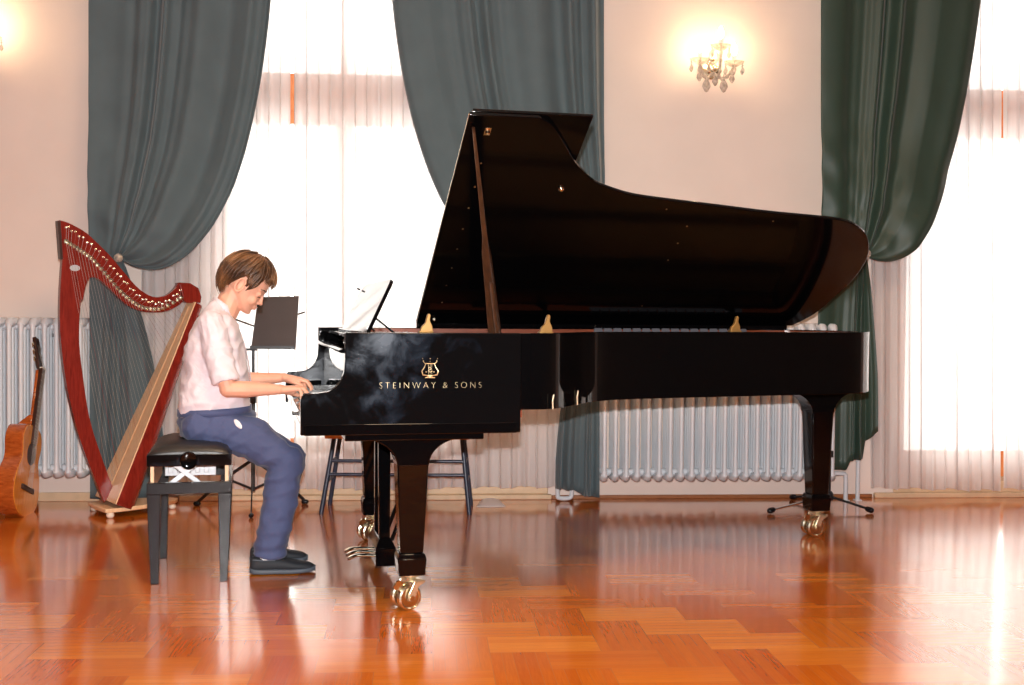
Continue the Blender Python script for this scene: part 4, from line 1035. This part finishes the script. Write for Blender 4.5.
# shoes
def shoe(heel, toe, y):
    a = fl(*heel); hx = bp(heel[0], heel[1], y).x; tx = bp(toe[0], toe[1], y).x; L = tx - hx
    st_ = [(0, .014, .052, .016), (.015, .024, .062, .010), (.06, .032, .070, .004), (.16, .035, .070, .001), (.30, .034, .066, 0), (.42, .036, .064, 0), (.52, .041, .060, 0), (.62, .044, .053, 0), (.73, .045, .047, .001), (.84, .042, .042, .003), (.92, .036, .037, .006), (.97, .026, .031, .009), (1.0, .012, .024, .012)]
    r_ = []
    for s_, w_, h_, lift in st_:
        r = []
        for k in range(24):
            an = 2*pi*k/24; cy, cz = math.cos(an), math.sin(an)
            r.append((hx + L*s_, y + w_*math.copysign(abs(cy)**.8, cy), .012 + (h_ - .008)/2*(1 + math.copysign(abs(cz)**.85, cz))))
        r_.append(r)
    up = MB().loft(r_); u = up.build('shoe', M['shoe'], boy, smooth=180)
    so = MB(); r_ = []
    for s_, w_, h_, lift in [(-.012, .026, 0, 0)] + st_ + [(1.015, .014, 0, .008)]:
        r = []
        for k in range(24):
            an = 2*pi*k/24; cy, cz = math.cos(an), math.sin(an)
            r.append((hx + L*s_, y + (w_ + .003)*math.copysign(abs(cy)**.7, cy), .0125 + lift*.5 + .0115*math.copysign(abs(cz)**.4, cz)))
        r_.append(r)
    so.loft(r_).build('sole', M['sole'], u, smooth=50)
    # moccasin seam ridge round the toe, lace and collar rim
    rd = MB(); pts = []
    for k in range(17):
        q_ = k/16*2 - 1; pts.append((hx + L*(.93 - .42*q_*q_), y + .029*q_, .0365 + .017*q_*q_))
    rd.tube(pts, .0018, 6); rd.build('toe_seam', M['shoe'], u, smooth=60)
    lc = MB()
    for k in range(3): lc.tube([(hx + L*(.40 + .05*k), y - .024, .066 - .006*k), (hx + L*(.41 + .05*k), y, .073 - .006*k), (hx + L*(.40 + .05*k), y + .024, .066 - .006*k)], .0018, 6)
    for s_ in (-1, 1): lc.tube([(hx + L*.38, y + s_*.036, .060), (hx + L*.2, y + s_*.0385, .062), (hx + L*.04, y + s_*.034, .066)], .0022, 6)
    lc.build('lace', M['sole'], u, smooth=60)
    ax = bp(*AN[-1 if y < 0 else 1]).x
    MB().cap((hx + .062, y, .05), (hx + .066, y, .115), .031, .033).build('sock', M['sock'], boy, smooth=180)
shoe((250, 570), (314.5, 574), -.150)
shoe((250, 560), (307, 560), .06)
# ================================================================== HARP
ho = Rw(-2.17, 6.105); HY = math.atan2(.6, .8) - AW
HF = Frame((ho.x, ho.y, 0), HY)
harp = thing('lever_harp', 'dark red floor harp with pale wooden soundboard behind the bench', 'harp', (ho.x, ho.y, 0), HY)
def hq(px, py, y=0.0): return HF.at(px, py, y)
def hpoly(pts, n=3, y=-.02): return [(p.x, p.z) for p in spline([hq(a, b, y) for a, b in pts], n)]
pil = hpoly([(62.5,258),(60,299),(60.8,339),(67.3,388),(79.7,438),(94.5,478),(104,503)], 4) + hpoly([(114,490),(102,457.8),(89.6,418),(82,368.6),(79.2,338),(80.5,305),(84,285),(92,268)], 4)
m = MB(); m.prism(pil, -.022, .022, 'y'); hpil = m.build('pillar', M['harp_red'], harp, bevel=.003)
nk = hpoly([(59.3,220),(69,223),(84,231),(94.5,240),(110.3,255.7),(124.4,272.4),(138.4,288),(152.5,296.5),(164.8,296),(173.6,290),(178.5,283)], 4) + hpoly([(183.5,301.5),(175.3,307.5),(163,312),(145.4,312),(131.4,307.5),(119,298),(106.8,285.6),(96,277.7),(88,280.5),(83,300)], 4) + hpoly([(64,300),(63.5,260),(62.3,259)],1)
m = MB(); m.prism(nk, -.020, .020, 'y'); hneck = m.build('neck', M['harp_red'], harp, bevel=.003)
# darker laminated front edge of the head
hd = hpoly([(57.5,220.5),(60.5,221),(63,259.5),(60.5,259)], 1); m = MB(); m.prism(hd, -.024, .024, 'y'); m.build('neck_end_cap', M['rosewood'], hneck, bevel=.002)
sh_ = hpoly([(178,282.5),(189.5,283),(198,288),(201,297),(200,303),(186,303),(183,300)], 1); m = MB(); m.prism(sh_, -.032, .032, 'y'); m.build('shoulder', M['harp_red'], harp, bevel=.005)
ob = hq(75, 268, -.024); m = MB(); m.lathe([(0, 0), (.026, 0), (.026, .002), (0, .003)], 24, Matrix.Translation((ob.x, -.0225, ob.z)) @ Matrix.Rotation(pi/2, 4, 'X') @ Matrix.Diagonal((1, .62, 1, 1))); m.build('oval_badge', M['white_metal'], hpil, smooth=40)
# soundbox: widening body; soundboard faces the strings
T0 = hq(191, 302); B0_ = hq(105, 500); T0.y = B0_.y = 0; ax = (B0_ - T0).normalized(); nb = Vector((-ax.z, 0, ax.x))
if nb.x > 0: nb = -nb                       # points toward the strings
def sbx(s_, y, h): p = T0.lerp(B0_, s_) - nb*h; return (p.x, y, p.z)
hw0, hw1, dp0, dp1 = .058, .165, .06, .14
rings = []
for i in range(9):
    s_ = i/8; w = hw0*(1-s_) + hw1*s_; d = dp0*(1-s_) + dp1*s_
    rings.append([sbx(s_, w*x, d*z) for x, z in ((-1, .03), (1, .03), (1.0, .5), (.82, .82), (.45, 1), (-.45, 1), (-.82, .82), (-1.0, .5))])
m = MB().loft(rings); m.build('soundbox', M['harp_side'], harp, smooth=30, bevel=.003)
rings = []
for i in range(9):
    s_ = i/8; w = (hw0*(1-s_) + hw1*s_)*1.02
    rings.append([sbx(s_, -w, 0), sbx(s_, w, 0), sbx(s_, w, .006), sbx(s_, -w, .006)])
m = MB().loft(rings); sbd = m.build('soundboard', M['maple'], harp, smooth=30)
m = MB(); m.tube([sbx(.02, 0, -.003), sbx(.96, 0, -.003)], (.010, .003), 8, flat=(0, 1, 0)); m.build('string_rib', M['maple'], sbd, smooth=40)
# base board with back foot and ball feet
bfz = .045
pa = [(B0_.x - .045, -.15), (B0_.x + .04, -.155), (B0_.x + .20, -.125), (B0_.x + .36, -.06), (B0_.x + .40, 0), (B0_.x + .36, .06), (B0_.x + .20, .125), (B0_.x + .04, .155), (B0_.x - .045, .15), (B0_.x - .055, 0)]
m = MB(); m.prism(pa, .030, .052, 'z'); hb = m.build('base_board', M['maple'], harp, bevel=.004)
for x_, y_ in ((B0_.x - .015, -.135), (B0_.x - .015, .135), (B0_.x + .35, -.045), (B0_.x + .35, .045)):
    m = MB(); m.lathe([(0, 0), (.014, .001), (.021, .012), (.019, .024), (.012, .032), (0, .034)], 16, Matrix.Translation((x_, y_, 0))); m.build('ball_foot', M['white_trim'], harp, smooth=60)
# strings, tuning pins, levers
NS = 34
pin_line = spline([hq(66.5, 226.5, -.03), hq(80, 236, -.03), (hq(97, 249.5, -.03)), hq(112, 267, -.03), hq(126, 283, -.03), hq(139, 296, -.03), hq(152, 302.5, -.03), hq(166, 302.5, -.03), hq(180.5, 291.5, -.03)], 12)
lev_line = spline([hq(66, 241, -.03), hq(78, 248.5, -.03), hq(92, 258.5, -.03), hq(106, 274, -.03), hq(119, 289.5, -.03), hq(132, 301, -.03), hq(146, 308, -.03), hq(163, 308, -.03), hq(181, 297.5, -.03)], 12)
def along(L, t):
    k = t*(len(L) - 1); i = min(int(k), len(L) - 2); return L[i].lerp(L[i+1], k - i)
pin0 = lev0 = None
for i in range(NS):
    t = i/(NS-1); p = along(pin_line, t); q_ = along(lev_line, t); pp2 = Vector((p.x, -.021, p.z + (.006 if i % 2 else -.004)))
    if pin0 is None:
        pin0 = MB().lathe([(0, -.002), (.0055, -.002), (.0055, .001), (.0032, .002), (.0032, .018), (0, .019)], 8, Matrix.Rotation(pi/2, 4, 'X')).build('tuning_pin', M['brass'], hneck, smooth=40); o_ = pin0
        lev0 = MB().box(-.007, .007, -.006, 0, -.012, .010).box(-.003, .012, -.016, -.006, -.004, .002).ball((0, -.010, -.007), .004, 8).build('sharping_lever', M['brass'], hneck, bevel=.001); o2 = lev0
    else: o_ = dup(pin0, hneck); o2 = dup(lev0, hneck)
    o_.location = pp2; o2.location = (q_.x, -.021, q_.z)
    sb = Vector(sbx(.90*(1 - t)**1.08 + .035, 0, -.006))
    MB().tube([(p.x, -.032, p.z), (q_.x, -.030, q_.z - .004), (sb.x, 0, sb.z)], .0007 if i < 10 else .0005, 5).build('string', M['gut_red'] if i % 7 == 3 else M['gut'], harp)
for i in range(NS):
    pass
# ================================================================== GUITAR
gb = fl(24, 517); gf = Vector((1, .05, 0)); gf = Vector((gf.x*math.cos(-AW) - gf.y*math.sin(-AW), gf.x*math.sin(-AW) + gf.y*math.cos(-AW), 0)).normalized()
gup = Vector((.012, .33, .94)).normalized()
yv = (gf - gup*gf.dot(gup)).normalized(); xv = yv.cross(gup).normalized()
GM = Matrix(((xv.x, yv.x, gup.x, gb.x - .05), (xv.y, yv.y, gup.y, gb.y), (xv.z, yv.z, gup.z, .0), (0, 0, 0, 1)))
guitar = thing('acoustic_guitar', 'orange classical guitar leaning against the radiator at the left edge', 'guitar')
guitar.matrix_world = GM
go = spline([(0, 0, 0), (.09, .012, 0), (.16, .065, 0), (.184, .14, 0), (.165, .225, 0), (.125, .29, 0), (.122, .33, 0), (.138, .385, 0), (.135, .43, 0), (.10, .475, 0), (.04, .488, 0), (0, .489, 0)], 4)
gR = [(p.x, p.y) for p in go]; gout = gR + [(-x, z) for x, z in reversed(gR[1:-1])]
m = MB(); m.prism(gout, -.048, .044, 'y'); gbody = m.build('body', M['guitar_side'], guitar, bevel=.004)
hole = [(.0435*math.cos(2*pi*k/32), .335 + .0435*math.sin(2*pi*k/32)) for k in range(32)]
m = MB(); m.prism([(x*.985, .244 + (z - .244)*.985) for x, z in gout], .044, .048, 'y'); gt = m.build('top_plate', M['guitar_top'], guitar, bevel=.001)
m = MB(); m.lathe([(0, 0), (.043, 0), (.043, .0006), (0, .0006)], 32, Matrix.Translation((0, .048, .335)) @ Matrix.Rotation(-pi/2, 4, 'X')); m.build('sound_hole', M['ebony'], gt)
m = MB(); m.lathe([(.044, 0), (.060, 0), (.060, .0012), (.044, .0012)], 32, Matrix.Translation((0, .048, .335)) @ Matrix.Rotation(-pi/2, 4, 'X')); m.v = m.v; m.build('rosette', M['rosewood'], gt)
m = MB(); m.box(-.088, .088, .048, .056, .135, .162).box(-.04, .04, .056, .0605, .156, .159); m.build('bridge', M['rosewood'], gt, bevel=.002)
MB().box(-.037, .037, .0605, .0625, .1565, .159).build('saddle', M['ivory'], gt)
m = MB(); m.frustum((-.029, .029, .040, .058), (-.025, .025, .040, .058), .385, .81); fbd = m.build('fingerboard', M['rosewood'], guitar, bevel=.001)
m = MB()
for k in range(1, 19):
    z = .81 - .65*(1 - 2**(-k/12)); m.box(-.0265, .0265, .0575, .0592, z - .0008, z + .0008)
m.build('frets', M['brass'], fbd)
m = MB(); m.prism([(-.048, .40), (-.048, .487), (.0, .487), (.0, .40)][0:0] or [(-.02, .487), (.02, .487), (.024, .8), (-.024, .8)], .022, .040, 'y'); m.frustum((-.03, .03, -.045, .04), (-.022, .022, .018, .04), .487, .55)
m.build('neck', M['guitar_side'], guitar, bevel=.006)
hs = [(-.025, .805), (-.030, .835), (-.033, .97), (-.030, .985), (-.018, .990), (-.010, .982), (0, .990), (.010, .982), (.018, .990), (.030, .985), (.033, .97), (.030, .835), (.025, .805)]
T = Matrix.Translation((0, .03, .805)) @ Matrix.Rotation(math.radians(13), 4, 'X') @ Matrix.Translation((0, -.03, -.805))
m = MB(); m.prism(hs, .026, .044, 'y', T); hd_ = m.build('headstock', M['rosewood'], guitar, bevel=.002)
MB().box(-.026, .026, .044, .0605, .808, .813).build('nut', M['ivory'], guitar)
for s_ in (-1, 1):
    for z in (.86, .90, .94):
        m = MB(); m.tube([(s_*.030, .034, z), (s_*.052, .034, z)], .0028, 8, T).tube([(s_*.030, .024, z - .012), (s_*.030, .024, z + .012)], .005, 8, T); m.ball(tuple(T @ Vector((s_*.056, .034, z))), (.007, .0045, .010)); m.build('tuning_peg', M['brass'], hd_, smooth=60)
for k in range(6):
    x0_ = -.029 + k*.0116; x1_ = -.021 + k*.0084; m = MB(); m.tube([(x0_, .0625, .158), (x1_, .061, .811), tuple(T @ Vector((x1_*.9, .046, .86 + .04*(k % 3))))], .0006 if k > 2 else .0008, 5); m.build('string', M['gut'], guitar)
# ================================================================== STANDS, STOOL, PAPER
ms = Rw(-1.44, 6.30); MS = Frame((ms.x, ms.y, 0), 0)
def yq(px, py, y=0.0): return MS.at(px, py, y)
stand = thing('music_stand', 'black folding music stand behind the boy', 'music stand', (ms.x, ms.y, 0), 0)
zh = yq(252, 486).z
hub = yq(253, 480); x_ = hub.x
m = MB(); m.tube([(x_, 0, .10), (x_, 0, .62)], .011, 12).tube([(x_, 0, .62), (x_, 0, .92)], .008, 12)
m.box(x_ - .016, x_ + .016, -.016, .016, .585, .64).box(x_ - .05, x_ - .012, -.006, .006, .61, .62).box(x_ - .016, x_ + .016, -.016, .016, .27, .30); m.build('shaft', M['black_metal'], stand, smooth=40)
for pxy in ((197, 506), (305, 504)):
    e_ = MS.I @ fl(*pxy); 
    m = MB(); m.tube([(x_, 0, .275), (x_ + (e_.x - x_)*.55, e_.y*.55, .15), (e_.x, e_.y, .018)], (.009, .004), 8, flat=(0,0,1)).tube([(x_, 0, .11), (x_ + (e_.x - x_)*.5, e_.y*.5, .165)], (.007, .003), 8, flat=(0,0,1))
    l_ = m.build('leg', M['black_metal'], stand, smooth=60); MB().cap((e_.x - .008, e_.y, .013), (e_.x + .008, e_.y, .013), .013, .013, 10).build('rubber_foot', M['satin_black'], l_, smooth=60)
e_ = Vector((x_ + .03, -.27, 0))
m = MB(); m.tube([(x_, 0, .275), (x_ + .016, -.15, .15), (e_.x, e_.y, .018)], (.009, .004), 8, flat=(0,0,1)); l_ = m.build('leg', M['black_metal'], stand, smooth=60); MB().cap((e_.x, e_.y - .008, .013), (e_.x, e_.y + .008, .013), .013, .013, 10).build('rubber_foot', M['satin_black'], l_, smooth=60)
tl, tr_, br_, bl = yq(258, 297, .05), yq(299, 296, .05), yq(295.5, 349.5, -.03), yq(251, 348, -.03)
m = MB(); vs = [tl, tr_, br_, bl]; m.add([tuple(v_) for v_ in vs] + [tuple(v_ + Vector((0, .004, 0))) for v_ in vs], [(0,1,2,3),(7,6,5,4),(0,4,5,1),(1,5,6,2),(2,6,7,3),(3,7,4,0)])
dsk = m.build('desk', M['desk_grey'], stand, bevel=.001)
m = MB(); a = bl; b_ = br_; m.box(a.x, b_.x, -.075, -.028, a.z - .004, a.z + .002).box(a.x, b_.x, -.078, -.075, a.z - .004, a.z + .014); m.build('desk_tray', M['black_metal'], dsk, bevel=.001)
m = MB(); m.tube([(x_, 0, .90), ((tl.x + tr_.x)/2 - .04, .03, .99)], .010, 10).box(x_ - .06, x_ + .02, -.01, .01, .872, .884); m.build('tilt_joint', M['black_metal'], stand, smooth=60)
for a, b_ in (((233, 318.5), (262, 329)), ((280, 320), (305, 312))):
    m = MB(); m.tube([tuple(yq(*a, .056)), tuple(yq(*b_, .06))], .005, 6); m.build('page_arm', M['walnut'], dsk, smooth=60)
# low tripod behind the tail leg
th_ = fl(814, 500); th_ = Vector((th_.x, 6.38, 0)); TF = Frame(th_, 0)
tri = thing('tripod_stand', 'low black tripod stand behind the rear piano leg', 'tripod stand', th_, 0)
m = MB(); m.tube([(0, 0, .05), (0, 0, .30)], .014, 12).lathe([(0, .04), (.03, .04), (.03, .075), (.018, .09), (0, .09)], 16).tube([(0, 0, .30), (0, 0, .62)], .009, 10); m.box(-.02, .02, -.02, .02, .285, .32)
m.build('shaft', M['black_metal'], tri, smooth=40)
for pxy in ((770, 514), (871, 513.5), (792, 500)):
    e_ = TF.I @ fl(*pxy)
    if pxy[0] == 792: e_ = Vector((e_.x, min(e_.y, WY - .06 - th_.y), 0))
    m = MB(); m.tube([(0, 0, .062), (e_.x, e_.y, .02)], .007, 10); l_ = m.build('leg', M['chrome'] if pxy[0] == 770 else M['black_metal'], tri, smooth=60)
    d_ = Vector((e_.x, e_.y, 0)).normalized(); MB().cap((e_.x - d_.x*.022, e_.y - d_.y*.022, .0215), (e_.x, e_.y, .018), .015, .0165, 12).build('rubber_foot', M['satin_black'], l_, smooth=60)
# bench with orange seat and dark blue metal legs
a = fl(323, 514); b_ = fl(471.5, 515); oc = (a + b_)/2; oc.y += .16
OY = math.atan2(b_.y - a.y, b_.x - a.x); OF = Frame((oc.x, oc.y, 0), OY)
stool = thing('low_bench', 'low bench with orange wooden seat and dark blue metal legs behind the piano', 'bench', (oc.x, oc.y, 0), OY)
hl = (b_ - a).length/2; zt = OF.at(345, 434.5, -.15).z
top0 = OF.at(334, 440, -.13).x; top1 = OF.at(462, 443, -.13).x
m = MB(); m.box(top0 - .045, top1 + .04, -.17, .17, zt - .022, zt); m.build('seat', M['bench_orange'], stool, bevel=.006, seg=3)
for sx_, xb, xt in ((-1, -hl, top0), (1, hl, top1)):
    for y0, y1 in ((-.155, -.12), (.155, .12)):
        m = MB(); m.tube([(xb, y0, 0), (xt, y1, zt - .02)], .0125, 12); m.build('leg', M['blue_metal'], stool, smooth=60)
    z = .34; 
    m = MB(); 
    for z in (.17, .27):
        x = xb + (xt - xb)*z/zt; y = .155 - .035*z/zt; m.tube([(x, -y, z), (x, y, z)], .008, 8)
    m.build('side_rung', M['blue_metal'], stool, smooth=60)
for y_ in (-1,):
    for py in (461, 474.5):
        z = OF.at(345, py, -.14).z; k = z/zt; x0_ = -hl + (top0 + hl)*k; x1_ = hl + (top1 - hl)*k; y = y_*(.155 - .035*k)
        if y_ > 0: z = z
        m = MB(); m.tube([(x0_, y, z), (x1_, y, z)], .0095, 10); m.build('rung', M['blue_metal'], stool, smooth=60)
# sheet of paper on the floor
pc = [fl(476, 507.5), fl(506, 507), fl(499, 499.5), fl(484, 498)]
m = MB(); N = 8; vs = []
for i in range(N+1):
    for j in range(N+1):
        u_, v_ = i/N, j/N; p = pc[0].lerp(pc[1], u_).lerp(pc[3].lerp(pc[2], u_), v_)
        vs.append((p.x, p.y, .002 + .010*math.sin(u_*pi)*v_ + .006*(1-u_)*v_))
m.add(vs, [(i*(N+1)+j, i*(N+1)+j+1, (i+1)*(N+1)+j+1, (i+1)*(N+1)+j) for i in range(N) for j in range(N)])
tag(m.build('paper_sheet', M['paper'], None, smooth=180, solid=.0006), 'white sheet of paper lying on the floor by the blue metal legs', 'paper')
# ================================================================== LIGHT
def area(name, loc, rot, sx, sy, e, col, portal=False):
    l = bpy.data.lights.new(name, 'AREA'); l.shape = 'RECTANGLE'; l.size = sx; l.size_y = sy; l.energy = e; l.color = col
    if portal: l.cycles.is_portal = True
    o = bpy.data.objects.new(name, l); C.objects.link(o); o.location = loc; o.rotation_euler = rot; return o
w = bpy.data.worlds.new('World'); bpy.context.scene.world = w; w.use_nodes = True
w.node_tree.nodes['Background'].inputs[0].default_value = (1.0, .97, .93, 1); w.node_tree.nodes['Background'].inputs[1].default_value = SKY
for a, b_ in ((A0, A1), (B0, B1)): area('window_portal', ((a + b_)/2, WY + WT + .02, ZW/2), (-pi/2, 0, 0), b_ - a, ZW, 1, (1,1,1), True)
# ceiling lamp (warm) in the middle of the hall
area('ceiling_lamp', (LX, LY, 3.9), (0, 0, 0), 1.1, 1.1, LE, (1, .72, .46))
# camera flash just above the lens
fl_l = bpy.data.lights.new('camera_flash', 'SPOT'); fl_l.energy = FE; fl_l.spot_size = math.radians(110); fl_l.spot_blend = .6; fl_l.shadow_soft_size = .02; fl_l.color = (1, .985, .97)
fo = bpy.data.objects.new('camera_flash', fl_l); C.objects.link(fo); fo.location = (0, 0.02, HC + .15)
aim = Rw(.1, 5); fo.rotation_euler = Vector((aim.x, aim.y, -.1)).to_track_quat('-Z', 'Y').to_euler()
# ================================================================== CAMERA
cd = bpy.data.cameras.new('camera'); cd.sensor_width = 36; cd.lens = F/1024*36; cd.clip_start = .05
co = bpy.data.objects.new('camera', cd); C.objects.link(co)
fw2 = Rw(0, 1); fwd = Vector((fw2.x*math.cos(PITCH), fw2.y*math.cos(PITCH), math.sin(PITCH))); r0 = Rw(1, 0); right = Vector((r0.x, r0.y, 0)); up = right.cross(fwd)
c_, s_ = math.cos(ROLL), math.sin(ROLL); R_ = right*c_ + up*s_; U_ = up*c_ - right*s_
co.matrix_world = Matrix(((R_.x, U_.x, -fwd.x, 0), (R_.y, U_.y, -fwd.y, 0), (R_.z, U_.z, -fwd.z, HC), (0, 0, 0, 1)))
sc = bpy.context.scene; sc.camera = co
vs_ = sc.view_settings; vs_.view_transform = 'Standard'; vs_.look = 'None'; vs_.exposure = EXPO; vs_.gamma = 1; vs_.use_curve_mapping = False
sc.cycles.use_denoising = True
sc.cycles.max_bounces = 10; sc.cycles.transparent_max_bounces = 24; sc.cycles.transmission_bounces = 6; sc.cycles.glossy_bounces = 5; sc.cycles.diffuse_bounces = 4
sc.cycles.sample_clamp_indirect = 6; sc.cycles.caustics_reflective = False; sc.cycles.caustics_refractive = False
